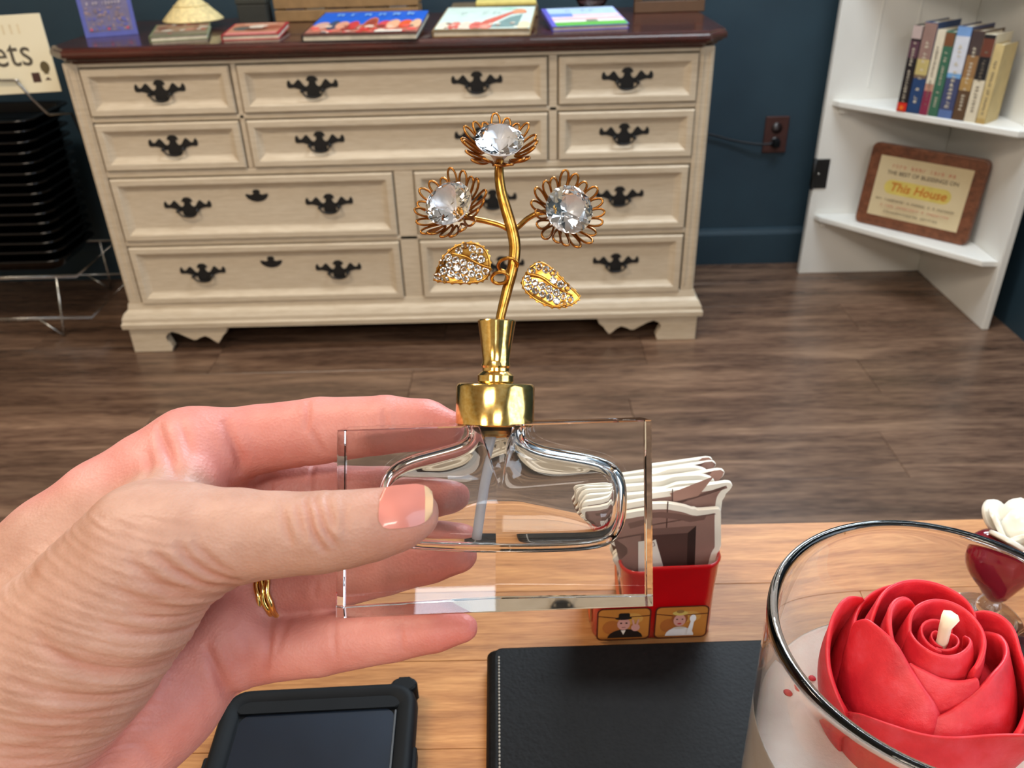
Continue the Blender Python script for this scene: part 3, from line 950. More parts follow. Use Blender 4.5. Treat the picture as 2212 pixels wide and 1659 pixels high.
def tray_mesh():
    def rr(i, z):
        return [(x, y_, z) for x, y_ in rrect(-0.25 + i, -0.13 + i, 0.25 - i, 0.13 - i, max(0.045 - i * 0.4, 0.012), 5)]
    rings = [rr(0.035, 0.0), (rr(0.012, 0.030)), rr(0.008, 0.0335), rr(0.0, 0.034), rr(-0.003, 0.036), rr(-0.001, 0.040), rr(0.006, 0.041), rr(0.012, 0.037), rr(0.016, 0.030), rr(0.038, 0.003)]
    v, f = loft(rings)
    me = from_data('tray', v, f, True)
    me.materials.append(MAT['blackplastic'])
    return me


tray_me = tray_mesh()
for k in range(15):
    o = bpy.data.objects.new('tray', tray_me)
    COL.objects.link(o)
    o.location = (-1.585 - 0.004 * (14 - k) * 0.2 + (0.012 if k == 14 else 0), 2.428 + 0.0015 * k, 0.190 + 0.0285 * k)
    o.rotation_euler = (0, 0, math.radians(0.6 * math.sin(k * 2.1)))
    tag(o, ('glossy black tray, %s from the bottom of the stack on the wire rack' % ['first', 'second', 'third', 'fourth', 'fifth', 'sixth', 'seventh', 'eighth', 'ninth', 'tenth', 'eleventh', 'twelfth', 'thirteenth', 'fourteenth'][k]) if k < 14 else 'topmost glossy black tray of the stack on the wire rack', 'tray', 'black trays stacked on the wire rack')
sg = thing('shop_sign', 'white card sign with dark lettering above the black trays', 'sign', (-1.40, 2.30, 0.70))
M = frame((-1.70, 2.300, 0.690), (1, 0, 0.03), (0, 0.06, 0.99))
bd = box('sign_board', (0, 0, -0.004), (0.50, 0.19, 0), wall_mat('sign_card', rgb(236, 226, 196), rgb(240, 232, 204)), sg, 0.001, 1, M)
text('lettering', 'ets', 0.098, M @ Matrix.Translation((0.452, 0.098, 0.0006)), col(84, 78, 68), bd, align='RIGHT', sx=0.92)
it = [(rect(0.434, 0.026, 0.456, 0.050), col(70, 44, 38)), (ell(0.475, 0.062, 0.0125, 0.015), col(96, 84, 56)), ([(0.467, 0.045), (0.483, 0.045), (0.475, 0.052)], col(96, 84, 56)), ([(0.466, 0.030), (0.484, 0.030), (0.475, 0.038)], col(70, 44, 38))]
decal('sign_icons', it, M, bd, 0.0003)
decal('sign_streaks', [(rect(0.392 + 0.02 * k, 0.145, 0.398 + 0.02 * k, 0.168), col(226, 212, 178)) for k in range(3)], M, bd, 0.0003)

# ================================================================== TABLE
TZ = 0.785
tb = thing('wooden_table', 'honey coloured wooden table made of glued staves in the foreground', 'table', (0, 0.02, 0))
TX0, TX1, TY0, TY1 = -0.78, 0.78, -0.37, 0.4015
box('table_core', (TX0 + 0.002, TY0 + 0.002, TZ - 0.034), (TX1 - 0.002, TY1 - 0.002, TZ - 0.0025), plain('table_joint', rgb(120, 78, 42), 0.6), tb)
rt = random.Random(11)
sw = (TY1 - TY0) / 15
for r in range(15):
    y1 = TY1 - r * sw
    x = TX0
    first = True
    while x < TX1 - 1e-6:
        L = rt.uniform(0.28, 0.5) * (0.6 if first else 1)
        first = False
        x2 = min(x + L, TX1)
        if TX1 - x2 < 0.1:
            x2 = TX1
        s_ = box('stave', ((-(x2 - x) / 2) + 0.00012, -sw / 2 + 0.00012, -0.034), ((x2 - x) / 2 - 0.00012, sw / 2 - 0.00012, 0), 'table', tb, 0.0002, 1)
        s_.location = ((x + x2) / 2, y1 - sw / 2, TZ)
        x = x2
for x_ in (TX0 + 0.05, TX1 - 0.11):
    for y_ in (TY0 + 0.05, TY1 - 0.11):
        box('leg', (x_, y_, 0), (x_ + 0.06, y_ + 0.06, TZ - 0.0345), col(60, 44, 34), tb, 0.004)

# ------------------------------------------------------------------ folio
fo = thing('folio', 'black pebbled leatherette folio lying on the table under the candle jar', 'folio', (0.12, 0.2, TZ))
FX0, FX1, FY0, FY1 = -0.0145, 0.262, 0.112, 0.2965
FM = Matrix.Translation((FX0, FY0, TZ + 0.0002)) @ Matrix.Rotation(math.radians(0.9), 4, 'Z')
fw, fh = FX1 - FX0, FY1 - FY0
obj('lower_cover', prism('lower_cover', rrect(0, 0, fw, fh, 0.005), 0, 0.0035, FM, 0.001, 2), fo, 'leather')
obj('upper_cover', prism('upper_cover', rrect(0, 0, fw, fh, 0.005), 0.0078, 0.0115, FM, 0.0014, 2), fo, 'leather')
obj('leaves', prism('leaves', rect(0.004, 0.004, fw - 0.004, fh - 0.004), 0.0036, 0.0077, FM), fo, 'paper')
sp_p = [(0.0022 - 0.0058 * math.cos(a), 0.00575 + 0.0052 * math.sin(a)) for a in np.linspace(-PI / 2, PI / 2, 12)]
rings = []
for yy in (0.002, fh - 0.002):
    rings.append([tuple(FM @ Vector((0.0022 - 0.0052 * math.cos(a), yy, 0.00575 + 0.0056 * math.sin(a)))) for a in np.linspace(-PI / 2, PI / 2, 12)])
v, f = loft(rings)
obj('spine', from_data('spine', v, f, False), fo, 'leather')
bm = bmesh.new()
k = 0
yy = 0.006
while yy < fh - 0.006:
    bm_box(bm, (0.0028, yy, 0.0113), (0.0036, yy + 0.0014, 0.0121), 0.0003, 1, FM)
    yy += 0.0019
st = obj('edge_stitching', mesh_bm('edge_stitching', bm), fo, 'stitch')
st['kind'] = 'stuff'
st['label'] = 'fine pale stitching along the left edge'

# ------------------------------------------------------------------ phone in its case
ph_ = thing('mobile_phone', 'dark screened mobile phone in a thick black rubber case', 'phone', (-0.096, 0.19, TZ))
PM = Matrix.Translation((-0.0965, 0.1945, TZ + 0.0002)) @ Matrix.Rotation(math.radians(2.2), 4, 'Z')
pw2, pl2 = 0.0465, 0.0805


def rr3(i, z, r=0.012):
    return [tuple(PM @ Vector((x, y_, z))) for x, y_ in rrect(-pw2 + i, -pl2 + i, pw2 - i, pl2 - i, max(r - i * 0.7, 0.003), 6)]


v, f = loft([rr3(0.003, 0.0), rr3(0.0005, 0.002), rr3(0.0, 0.006), rr3(0.0006, 0.0105), rr3(0.0022, 0.0125), rr3(0.0045, 0.0126), rr3(0.0085, 0.0112), rr3(0.0095, 0.0102), rr3(0.0100, 0.0096)])
autosmooth(obj('rubber_case', from_data('rubber_case', v, f), ph_, 'rubber'), 50)


def screen_mat():
    g = G('dark_glossy_screen')
    n = g.noise(g.coords((1, 1, 1)), 14, 2)
    return g.set(Base_Color=g.ramp(n, [(0.35, rgb(20, 26, 36)), (0.65, rgb(30, 40, 54))]), Roughness=0.06, Specular_IOR_Level=0.5, Coat_Weight=0.5, Coat_Roughness=0.02).m  # bluish base colour stands in for the room reflected in the screen


obj('screen', prism('screen', rrect(-pw2 + 0.0102, -pl2 + 0.0102, pw2 - 0.0102, pl2 - 0.0142, 0.006, 6), 0.0094, 0.0102, PM), ph_, screen_mat())
obj('upper_bezel', prism('upper_bezel', rrect(-pw2 + 0.0075, pl2 - 0.0145, pw2 - 0.0075, pl2 - 0.0062, 0.003, 6), 0.0094, 0.0114, PM, 0.0005, 1), ph_, 'rubber')
obj('case_corner_bump', prism('case_corner_bump', rrect(pw2 - 0.0135, pl2 - 0.006, pw2 - 0.0005, pl2 + 0.0022, 0.004, 5), 0.001, 0.0118, PM, 0.0015, 2), ph_, 'rubber')
for s in (-1, 1):
    obj('side_grip', prism('side_grip', rrect(s * pw2 - 0.0012, -0.05, s * pw2 + 0.0012, 0.045, 0.0011, 3), 0.003, 0.010, PM, 0.0004, 1), ph_, 'rubber')
obj('screen_rim', prism('screen_rim', rrect(pw2 - 0.0102, -pl2 + 0.012, pw2 - 0.0094, pl2 - 0.016, 0.0004, 2), 0.0098, 0.0112, PM), ph_, plain('dark_grey_rim', rgb(66, 70, 74), 0.3))

# ------------------------------------------------------------------ red tin coaster holder
HX0, HX1, HY0, HY1 = 0.0330, 0.0980, 0.3095, 0.3660
ho = thing('coaster_holder', 'glossy red tin holder with printed window scenes standing behind the folio', 'holder', ((HX0 + HX1) / 2, (HY0 + HY1) / 2, TZ))
hc = Vector(((HX0 + HX1) / 2, (HY0 + HY1) / 2, TZ))
HR = Matrix.Translation(hc) @ Matrix.Rotation(math.radians(1.5), 4, 'Z')
hw, hd, hh = (HX1 - HX0) / 2, (HY1 - HY0) / 2, 0.0515


def hr(i, z, r=0.009):
    return [tuple(HR @ Vector((x, y_, z))) for x, y_ in rrect(-hw + i, -hd + i, hw - i, hd - i, max(r - i, 0.004), 6)]


v, f = loft([hr(0.002, 0.0), hr(0.0010, 0.001), hr(0.0012, 0.028), hr(0.0002, hh - 0.003), hr(-0.0004, hh - 0.001), hr(0.0004, hh), hr(0.0014, hh - 0.001), hr(0.0018, hh - 0.004), hr(0.0028, 0.0025)])
autosmooth(obj('tin_body', from_data('tin_body', v, f), ho, 'redtin'), 60)
FR = HR @ Matrix.Translation((0, -hd + 0.0009, 0)) @ HM      # local x right, y up, z toward the viewer
skin_c, ochre, brown_c = col(206, 150, 140), col(190, 122, 52), col(84, 28, 20)
for k, cx in enumerate((-0.0158, 0.0142)):
    x0, x1, y0, y1 = cx - 0.0132, cx + 0.0132, 0.0015, 0.0228
    it = [(rrect(x0 - 0.0008, y0 - 0.0008, x1 + 0.0008, y1 + 0.0008, 0.003), brown_c), (rrect(x0, y0, x1, y1, 0.0025), ochre),
          (ell(cx + 0.004, 0.016, 0.006, 0.004), col(206, 150, 74)), (ell(cx - 0.006, 0.010, 0.005, 0.005), col(170, 98, 44)),
          ([(x0, y1 - 0.004), (cx - 0.004, y1 - 0.0056), (x1, y1 - 0.0046), (x1, y1 - 0.0052), (cx - 0.004, y1 - 0.0062), (x0, y1 - 0.0046)], brown_c)]
    if k == 0:
        it += [(ell(cx + 0.001, 0.0025, 0.0092, 0.0062, 14, 0, PI), col(20, 18, 20)), (ell(cx, 0.0125, 0.0034, 0.0044), skin_c), (ell(cx - 0.0002, 0.0166, 0.0044, 0.0011), col(24, 22, 22)), (rrect(cx - 0.0028, 0.0166, cx + 0.0030, 0.0203, 0.001), col(24, 22, 22)),
               (ell(cx - 0.0014, 0.0132, 0.0006, 0.0005), col(40, 24, 24)), (ell(cx + 0.0014, 0.0132, 0.0006, 0.0005), col(40, 24, 24)), (rect(cx - 0.001, 0.0100, cx + 0.001, 0.0104), col(110, 50, 50)),
               (ell(cx + 0.0062, 0.0098, 0.0023, 0.0026), skin_c), ([(cx + 0.0048, 0.0115), (cx + 0.0058, 0.0115), (cx + 0.0050, 0.0158), (cx + 0.0041, 0.0156)], skin_c), ([(cx + 0.0062, 0.0115), (cx + 0.0072, 0.0115), (cx + 0.0080, 0.0156), (cx + 0.0071, 0.0159)], skin_c),
               ([(cx - 0.0014, 0.0082), (cx + 0.0012, 0.0082), (cx, 0.0050)], col(232, 224, 214))]
    else:
        it += [(ell(cx - 0.0005, 0.0025, 0.0075, 0.0062, 14, 0, PI), col(232, 230, 232)), (ell(cx - 0.001, 0.0150, 0.0043, 0.0048), col(150, 84, 40)), (ell(cx - 0.001, 0.0136, 0.0032, 0.0043), skin_c), (ell(cx - 0.001, 0.0188, 0.0040, 0.0017), col(206, 178, 96)), (ell(cx - 0.001, 0.0200, 0.0020, 0.0012), col(150, 110, 60)),
               (ell(cx - 0.0024, 0.0145, 0.0005, 0.0004), col(40, 24, 24)), (ell(cx + 0.0004, 0.0145, 0.0005, 0.0004), col(40, 24, 24)), (ell(cx - 0.001, 0.0114, 0.0011, 0.0005), col(180, 40, 50)),
               ([(cx + 0.0030, 0.0040), (cx + 0.0058, 0.0040), (cx + 0.0066, 0.0128), (cx + 0.0048, 0.0128)], col(236, 234, 236)), (ell(cx + 0.0058, 0.0150, 0.0017, 0.0026), col(236, 234, 236)), (ell(cx - 0.0008, 0.0085, 0.0034, 0.0008), col(200, 190, 180))]
    decal('window_print', it, FR, ho, 0.0003, 0.00003)
SR = HR @ Matrix.Translation((-hw + 0.0009, 0, 0)) @ Matrix.Rotation(-PI / 2, 4, 'Z') @ HM
decal('side_print', [(rrect(-0.018, 0.002, 0.018, 0.024, 0.003), brown_c), (rrect(-0.0172, 0.0028, 0.0172, 0.0232, 0.0025), col(206, 96, 48))], SR, ho, 0.0004, 0.00003)

# ------------------------------------------------------------------ die-cut coasters in the holder
rc = random.Random(5)


def coaster_outline(kind, sc=0.9):
    w_ = 0.0282
    L = [(-w_, 0.0)]
    # ragged left side
    for yv, xo in ((0.020, 0.0), (0.034, 0.001), (0.040, -0.002), (0.046, 0.001), (0.052, -0.0015), (0.058, 0.0035), (0.062, 0.0005), (0.066, -0.003), (0.072, 0.0005)):
        L.append((-w_ - 0.002 + xo + rc.uniform(-0.0006, 0.0006), yv))
    if kind == 0:
        top = [(-0.0320, 0.0765), (-0.030, 0.0815), (-0.018, 0.0835), (-0.005, 0.0850), (0.006, 0.0845), (0.014, 0.0815), (0.0185, 0.0785), (0.0295, 0.0790)]
    elif kind == 1:
        top = [(-0.031, 0.080), (-0.029, 0.086), (-0.010, 0.0885), (0.015, 0.0905), (0.0335, 0.0925), (0.0350, 0.0895), (0.0305, 0.083)]
    else:
        top = [(-0.031, 0.078), (-0.026, 0.088), (-0.005, 0.089), (0.006, 0.0885), (0.012, 0.0915), (0.0235, 0.0915), (0.0295, 0.0885), (0.0312, 0.083)]
    L += top
    L += [(w_ + 0.0015, 0.070), (w_ + 0.0022, 0.052), (w_ + 0.0005, 0.048), (w_ + 0.0012, 0.030), (w_, 0.0)]
    L = [(x * 1.12 if y_ > 0.045 else x, y_ if y_ < 0.03 else 0.03 + (y_ - 0.03) * sc) for x, y_ in L]
    # cut round: soften every corner but the two at the foot
    out = [L[0]]
    for i in range(1, len(L) - 1):
        p, q, r2 = np.array(L[i - 1]), np.array(L[i]), np.array(L[i + 1])
        a, b = q + (p - q) * min(0.35, 0.0022 / np.linalg.norm(p - q)), q + (r2 - q) * min(0.35, 0.0022 / np.linalg.norm(r2 - q))
        for t in (0, 0.33, 0.67, 1):
            out.append(tuple((1 - t) ** 2 * a + 2 * t * (1 - t) * q + t * t * b))
    return out + [L[-1]]


def shrink(poly, d):
    n = len(poly)
    A = sum(poly[i][0] * poly[(i + 1) % n][1] - poly[(i + 1) % n][0] * poly[i][1] for i in range(n))
    s = 1 if A > 0 else -1
    out = []
    for i in range(n):
        p, q, r_ = np.array(poly[i - 1]), np.array(poly[i]), np.array(poly[(i + 1) % n])
        a, b = q - p, r_ - q
        na = np.array((-a[1], a[0])) * s / (np.linalg.norm(a) + 1e-9)
        nb = np.array((-b[1], b[0])) * s / (np.linalg.norm(b) + 1e-9)
        m = na + nb
        m = m / max(np.linalg.norm(m) ** 2 / 2, 0.5)
        out.append(tuple(q + m * d))
    return out


br1, br2, br3, br4 = col(140, 108, 98), col(112, 84, 76), col(78, 54, 48), col(164, 126, 112)
NCO = 9
words_ = ['front', 'second', 'third', 'fourth', 'fifth', 'sixth', 'seventh', 'eighth', 'rearmost']
for k in range(NCO):
    ol = coaster_outline([0, 1, 2, 0, 2, 1, 2, 1, 1][k], 0.9 - 0.018 * k)
    yo = HY0 + 0.0065 + k * 0.0036
    zo = 0.003 + [0.000, 0.0005, 0.001, 0.000, 0.002, 0.001, 0.003, 0.002, 0.0035][k]
    CM = Matrix.Translation((hc.x + 0.0015 + [0.0, 0.0012, -0.0014, 0.0008, -0.002, 0.0006, -0.0024, -0.001, -0.003][k], yo, TZ + zo)) @ Matrix.Rotation(math.radians([1.0, 1.6, 0.8, 2.0, 0.4, 1.4, 1.0, 2.4, 1.6][k]), 4, 'Z') @ Matrix.Rotation(math.radians(-3.5 - 0.35 * k), 4, 'X') @ HM
    cm_ = CM @ Matrix.Rotation(math.radians([-2.5, -3.0, -2.0, -2.6, -1.6, -2.6, -2.2, -3.2, -2.6][k] * -1), 4, 'Z')
    t = thing('coaster', '%s die-cut coaster in the red tin, white edge round a brown facade print' % words_[k], 'coaster', (hc.x, yo, TZ + zo), 'coasters in the red tin')
    bd_ = obj('coaster_board', prism('coaster_board', ol, -0.0024, 0.0, cm_, 0.0005, 2), t, 'board')
    inn = shrink(ol, 0.0032)
    it = [(inn, br1)]
    if k == 0:
        for xx in (-0.012, 0.0055):
            it.append(([(xx - 0.0004, 0.03), (xx + 0.0002, 0.03), (xx + 0.0016, 0.0805), (xx + 0.0010, 0.0805)], br3))
        sh_ = lambda P_: [(x, y_ + 0.0062) for x, y_ in P_]
        it += [([(-0.026, 0.0715), (-0.012, 0.0745), (0.004, 0.0745), (0.013, 0.0725), (0.019, 0.0705), (0.026, 0.071), (0.025, 0.068), (0.018, 0.0672), (0.012, 0.0692), (0.003, 0.0712), (-0.012, 0.0712), (-0.025, 0.0682)], br2),
               (sh_(rect(-0.020, 0.030, 0.021, 0.0585)), br2), (sh_([(-0.020, 0.030), (0.017, 0.030), (0.017, 0.0545), (-0.020, 0.0545)]), br3), (sh_([(0.017, 0.0545), (0.021, 0.0585), (0.021, 0.03), (0.017, 0.03)]), col(48, 32, 28)),
               (sh_([(-0.0225, 0.030), (-0.019, 0.030), (-0.0165, 0.0545), (-0.0215, 0.054)]), col(226, 222, 210)), (sh_([(-0.017, 0.030), (-0.006, 0.030), (-0.0045, 0.0525), (-0.0155, 0.0525)]), col(226, 222, 210)), (sh_(rect(-0.0150, 0.0490, -0.0050, 0.0494)), br2),
               (sh_([(0.001, 0.030), (0.006, 0.030), (0.001, 0.052), (-0.0045, 0.0495)]), col(226, 222, 210)), (sh_([(-0.0028, 0.0470), (0.0008, 0.0480), (0.0002, 0.0505), (-0.0034, 0.0495)]), br2), (sh_([(-0.0024, 0.0474), (0.0004, 0.0482), (-0.0001, 0.0501), (-0.0030, 0.0493)]), col(226, 222, 210))]
    elif k == 1:
        it += [([(0.008, 0.0815), (0.0295, 0.0895), (0.022, 0.0785), (0.010, 0.0765)], br4), (rect(0.0090, 0.060, 0.0095, 0.084), br3)]
    else:
        it += [(shrink(inn, 0.003), [col(178, 128, 74), br1, br4][k % 3])]
    decal('facade_print', it, cm_, bd_, 0.0002, 0.00003)

# ------------------------------------------------------------------ candle jar with rose
JC = (0.1242, 0.1729)
JZ = TZ + 0.0118
cd = thing('rose_candle', 'clear glass jar candle with a red wax rose on white wax', 'candle', (JC[0], JC[1], JZ))
RZ = 0.936
lathe('glass_jar', [(0.0, JZ), (0.042, JZ), (0.0475, JZ + 0.002), (0.0492, JZ + 0.006), (0.0505, JZ + 0.05), (0.0516, RZ - 0.006), (0.0519, RZ - 0.0030), (0.0518, RZ - 0.0014), (0.0513, RZ - 0.0003), (0.0509, RZ), (0.0492, RZ), (0.0489, RZ - 0.0003), (0.0485, RZ - 0.0013), (0.0483, RZ - 0.003), (0.0482, RZ - 0.006), (0.0470, JZ + 0.05), (0.0458, JZ + 0.010), (0.043, JZ + 0.0065), (0.0, JZ + 0.0062)], 'jar', cd, 96, JC)
WZ = 0.8905
lathe('white_wax', [(0.0, JZ + 0.0058), (0.0425, JZ + 0.0064), (0.0461, JZ + 0.0105), (0.0473, JZ + 0.05), (0.0480, WZ - 0.001), (0.0480, WZ + 0.0009), (0.0470, WZ + 0.0003), (0.045, WZ), (0.030, WZ - 0.0002), (0.0, WZ)], 'wax', cd, 72, JC)
RC = (0.1262, 0.1790)
rr_ = random.Random(2)


def petal(rim, rb, zb, rc, zc, th=0.0018, lip=0.0, ldrop=0.0, n=30, nt=14):
    """Thick wax petal: rim = [(radius mm, degrees, height mm above the wax)]; a curved wall from its foot up to that rim."""
    R_ = [np.array(p, float) for p in rim]
    cur = spline(R_, 8)
    L = len(cur)
    outer, inner = [], []
    for i, (r_, a_, z_) in enumerate(cur):
        u = -1 + 2 * i / (L - 1)
        a = math.radians(a_)
        r_, z_ = r_ * 0.001, WZ + z_ * 0.001
        e = 1 - 0.12 * abs(u) ** 4
        p0, p1, p2 = np.array((rb, WZ + zb)), np.array((max(rc, r_) * e, WZ + zc)), np.array((r_, z_))
        ro, ri = [], []
        for j in range(nt + 1):
            t = j / nt
            q = (1 - t) ** 2 * p0 + 2 * t * (1 - t) * p1 + t * t * p2
            k = max(0.0, (t - 0.8) / 0.2)
            q = q + np.array((lip * k * k, -ldrop * k ** 3))
            tk = th * (1 - 0.3 * k)
            tg = 2 * (1 - t) * (p1 - p0) + 2 * t * (p2 - p1)
            nrm = np.array((-tg[1], tg[0])) / (np.linalg.norm(tg) + 1e-9)
            w_ = q + nrm * tk
            ro.append((RC[0] + q[0] * math.cos(a), RC[1] + q[0] * math.sin(a), q[1]))
            ri.append((RC[0] + w_[0] * math.cos(a), RC[1] + w_[0] * math.sin(a), w_[1]))
        outer.append(ro)
        inner.append(ri)
    v, f = loft([o_ + i_[::-1] for o_, i_ in zip(outer, inner)])
    o = obj('petal', from_data('petal', v, f, True), cd, 'rose')
    m = o.modifiers.new('smooth', 'SUBSURF')
    m.levels = m.render_levels = 1
    return o


lathe('rose_core', [(0.0, WZ - 0.003), (0.026, WZ - 0.003), (0.0275, WZ + 0.004), (0.0260, WZ + 0.012), (0.020, WZ + 0.020), (0.010, WZ + 0.028), (0.005, WZ + 0.031), (0.0, WZ + 0.032)], 'rose', cd, 40, RC)
# outer petals
petal([(29, 196, 15), (27.5, 206, 20), (26, 222, 23), (25, 240, 24.5), (22.5, 262, 24), (23.5, 282, 25.5), (28, 298, 27), (33, 310, 25), (35, 320, 21)], 0.026, -0.003, 0.033, 0.010, 0.0022, 0.0024, 0.0006)
petal([(25, 126, 34), (28.5, 146, 38), (31, 163, 34), (32, 180, 26), (30, 200, 16)], 0.027, -0.003, 0.036, 0.012, 0.0022, 0.0012, 0.0004)
petal([(18, 44, 33), (23, 32, 35.5), (26, 18, 34.5), (24, -4, 31.5), (25, -30, 29), (27, -58, 22)], 0.027, -0.003, 0.034, 0.012, 0.0022, 0.0014, 0.0004)
petal([(23, 170, 30), (25, 130, 33), (26, 90, 34), (24, 55, 33), (22, 34, 30)], 0.026, -0.003, 0.034, 0.012, 0.0020, 0.0008)
# two big crossing front petals
petal([(25, 158, 35), (22, 168, 40.5), (16.5, 189, 39), (15, 214, 34), (16.5, 242, 28.5), (17.5, 256, 23)], 0.0245, 0.0, 0.0300, 0.016, 0.0022)
petal([(17, 40, 27), (21, 22, 31), (20.5, 4, 33.5), (14.5, -38, 33.5), (14, -78, 29), (17, -106, 25), (19, -122, 21)], 0.0248, 0.0, 0.0300, 0.017, 0.0026, 0.0012, 0.0006)
# middle petals
petal([(20.5, 166, 37), (19.5, 146, 40.5), (20, 118, 41.5), (20.5, 82, 41), (18.5, 50, 40), (15.5, 28, 37.5)], 0.022, 0.004, 0.0265, 0.020, 0.0020, 0.0006)
petal([(14.5, 205, 33), (15.5, 178, 39), (15.5, 150, 43.5), (13.5, 122, 43), (11, 108, 39)], 0.016, 0.010, 0.0195, 0.024, 0.0024, 0.0008, 0.0004)
petal([(13.5, 206, 33.5), (12, 228, 33), (11.5, 252, 32), (12, 276, 32), (13.5, 300, 33)], 0.018, 0.006, 0.0205, 0.022, 0.0018)
# inner whorl
petal([(9.5, 178, 37), (9.8, 150, 41), (10.2, 100, 42.5), (12.2, 55, 41.5), (11.6, 10, 40.5), (11.2, -30, 39), (12.0, -66, 35)], 0.011, 0.012, 0.0150, 0.026, 0.0020, 0.0004)
petal([(9.6, 150, 38), (9.8, 180, 38.5), (9.6, 218, 38.5), (8.4, 250, 38), (7.6, 290, 38.5), (7.6, 330, 39.5), (6.6, 360, 38)], 0.010, 0.014, 0.0125, 0.028, 0.0015)
petal([(5.6, 30, 37), (6.2, 80, 38.5), (6.4, 140, 38.5), (6.2, 200, 37.5), (5.4, 250, 36.5)], 0.006, 0.018, 0.0078, 0.030, 0.0013)
petal([(4.6, 220, 36), (4.8, 280, 37), (4.8, 340, 37.5), (4.2, 400, 36.5)], 0.0045, 0.020, 0.0056, 0.030, 0.0011)
petal([(3.0, 60, 36), (3.2, 120, 37), (3.2, 200, 36.5), (2.8, 260, 35.5)], 0.003, 0.022, 0.0036, 0.031, 0.0009)
wk = [(RC[0] + x, RC[1] + y_, WZ + z_) for x, y_, z_ in ((0, 0, 0.028), (0.0003, 0, 0.036), (0.0001, 0.0004, 0.041), (0.0006, 0.0003, 0.0455))]
tube('wick', wk, [0.0019, 0.0017, 0.0018, 0.0026], 'wick', cd, 7)
# stray wax specks on the white surface
for k, (px_, py_, r_) in enumerate(((-0.0335, 0.0195, 0.0016), (-0.0265, 0.0225, 0.0013))):
    lathe('wax_speck', [(0, 0), (r_, 0), (r_ * 0.8, 0.0004), (0, 0.0006)], 'rose', cd, 10, (JC[0] + px_, JC[1] + py_), Matrix.Translation((0, 0, WZ)))

# ------------------------------------------------------------------ small glass ornament behind the candle
go = thing('glass_ornament', 'small glass ornament with a dark red heart body and white petals behind the candle', 'ornament', (0.252, 0.326, TZ))
gc = (0.247, 0.322)
lathe('glass_foot', [(0.0, 0.0), (0.021, 0.0), (0.0215, 0.0015), (0.012, 0.0035), (0.005, 0.0048), (0.0, 0.0049)], 'jar', go, 40, gc, Matrix.Translation((0, 0, TZ + 0.0003)))
lathe('glass_ball', [(0.0, 0.0050)] + [(0.0068 * math.sin(a), 0.0115 - 0.0066 * math.cos(a)) for a in np.linspace(0.12, PI - 0.12, 14)] + [(0.0, 0.0182)], 'jar', go, 28, gc, Matrix.Translation((0, 0, TZ + 0.0003)))
heart = [(0, 0), (0.004, 0.002), (0.010, 0.010), (0.018, 0.020), (0.0215, 0.030), (0.020, 0.037), (0.014, 0.041), (0.007, 0.040), (0.0, 0.036)]
hp_ = spline(heart, 4)
hpoly = [tuple(p) for p in hp_] + [(-p[0], p[1]) for p in hp_[-2:0:-1]]
ring_l = []
for a in np.linspace(-PI / 2, PI / 2, 11):
    s_ = math.cos(a) ** 0.6
    ring_l.append([(gc[0] + x * max(s_, 0.05), gc[1] + 0.0105 * math.sin(a), TZ + 0.0170 + 0.021 + (z_ - 0.021) * max(s_, 0.05)) for x, z_ in hpoly])
v, f = loft(ring_l)
obj('red_heart', from_data('red_heart', v, f, True), go, plain('dark_red_glass', rgb(140, 26, 44), 0.08, 0, 0.03, Transmission_Weight=0.3, Coat_Weight=0.5))
white_p = plain('white_porcelain', rgb(238, 234, 222), 0.25)
for k in range(7):
    a = 2 * PI * k / 7 + 0.2
    pl = [(0, 0), (0.006, 0.004), (0.0085, 0.011), (0.006, 0.018), (0.001, 0.021)]
    q = spline(pl, 3)
    poly = [tuple(p) for p in q] + [(-p[0], p[1]) for p in q[-2:0:-1]]
    Mx = Matrix.Translation((gc[0], gc[1], TZ + 0.0520)) @ Matrix.Rotation(a, 4, 'Z') @ Matrix.Translation((0.004, 0, 0)) @ Matrix.Rotation(math.radians(90), 4, 'Z') @ Matrix.Rotation(math.radians(48 - 14 * (k % 2)), 4, 'X') @ Matrix.Rotation(PI, 4, 'Z')
    Mx = Matrix.Translation((gc[0], gc[1], TZ + 0.0520)) @ Matrix.Rotation(a, 4, 'Z') @ frame((0.003, 0, 0), (0, 1, 0), (math.cos(math.radians(40 + 16 * (k % 2))), 0, math.sin(math.radians(40 + 16 * (k % 2)))))
    me = prism('white_petal', poly, -0.0012, 0.0012, Mx, 0.0006, 2, True)
    obj('white_petal', me, go, white_p)
lathe('petal_bud', [(0.0, 0.0), (0.006, 0.001), (0.0085, 0.008), (0.006, 0.017), (0.0, 0.021)], white_p, go, 20, gc, Matrix.Translation((0, 0, TZ + 0.0515)))

# ================================================================== HELD THINGS
# Millimetres in the bottle's own frame: x along the bottle, y up its axis, z out of its front face.
INDEX = [(-92.69, 16.36, -27, 11.8), (-72.9, 19.46, -31, 10.6), (-53.72, 22.19, -28, 10.2), (-32.44, 24.44, -22, 8.6), (-20.57, 24.54, -20, 7.4), (-13.38, 23.39, -18.5, 5.4)]
MIDDLE = [(-92.93, 2.21, -39, 12), (-77.15, 1.44, -45, 10.6), (-55.47, 1.23, -42, 10), (-31.8, 2.55, -32, 9), (-19.5, 3.45, -23, 8.2), (-14.07, 3.51, -20.5, 7)]
RING = [(-94.41, -18.85, -43, 12), (-73.72, -29.33, -42, 9.9), (-54.57, -25.42, -38, 9.4), (-31.66, -18.37, -31, 8.4), (-18.31, -14.59, -25, 7.2), (-9.46, -12.68, -21, 5.2)]
PINKY = [(-92.93, -47.36, -39, 13), (-74.72, -47.31, -37, 10.4), (-54.88, -44.6, -33, 9.4), (-30.95, -39.61, -26, 7.6), (-18.03, -37.03, -22, 6.2), (-9.13, -35.35, -20, 4.4)]
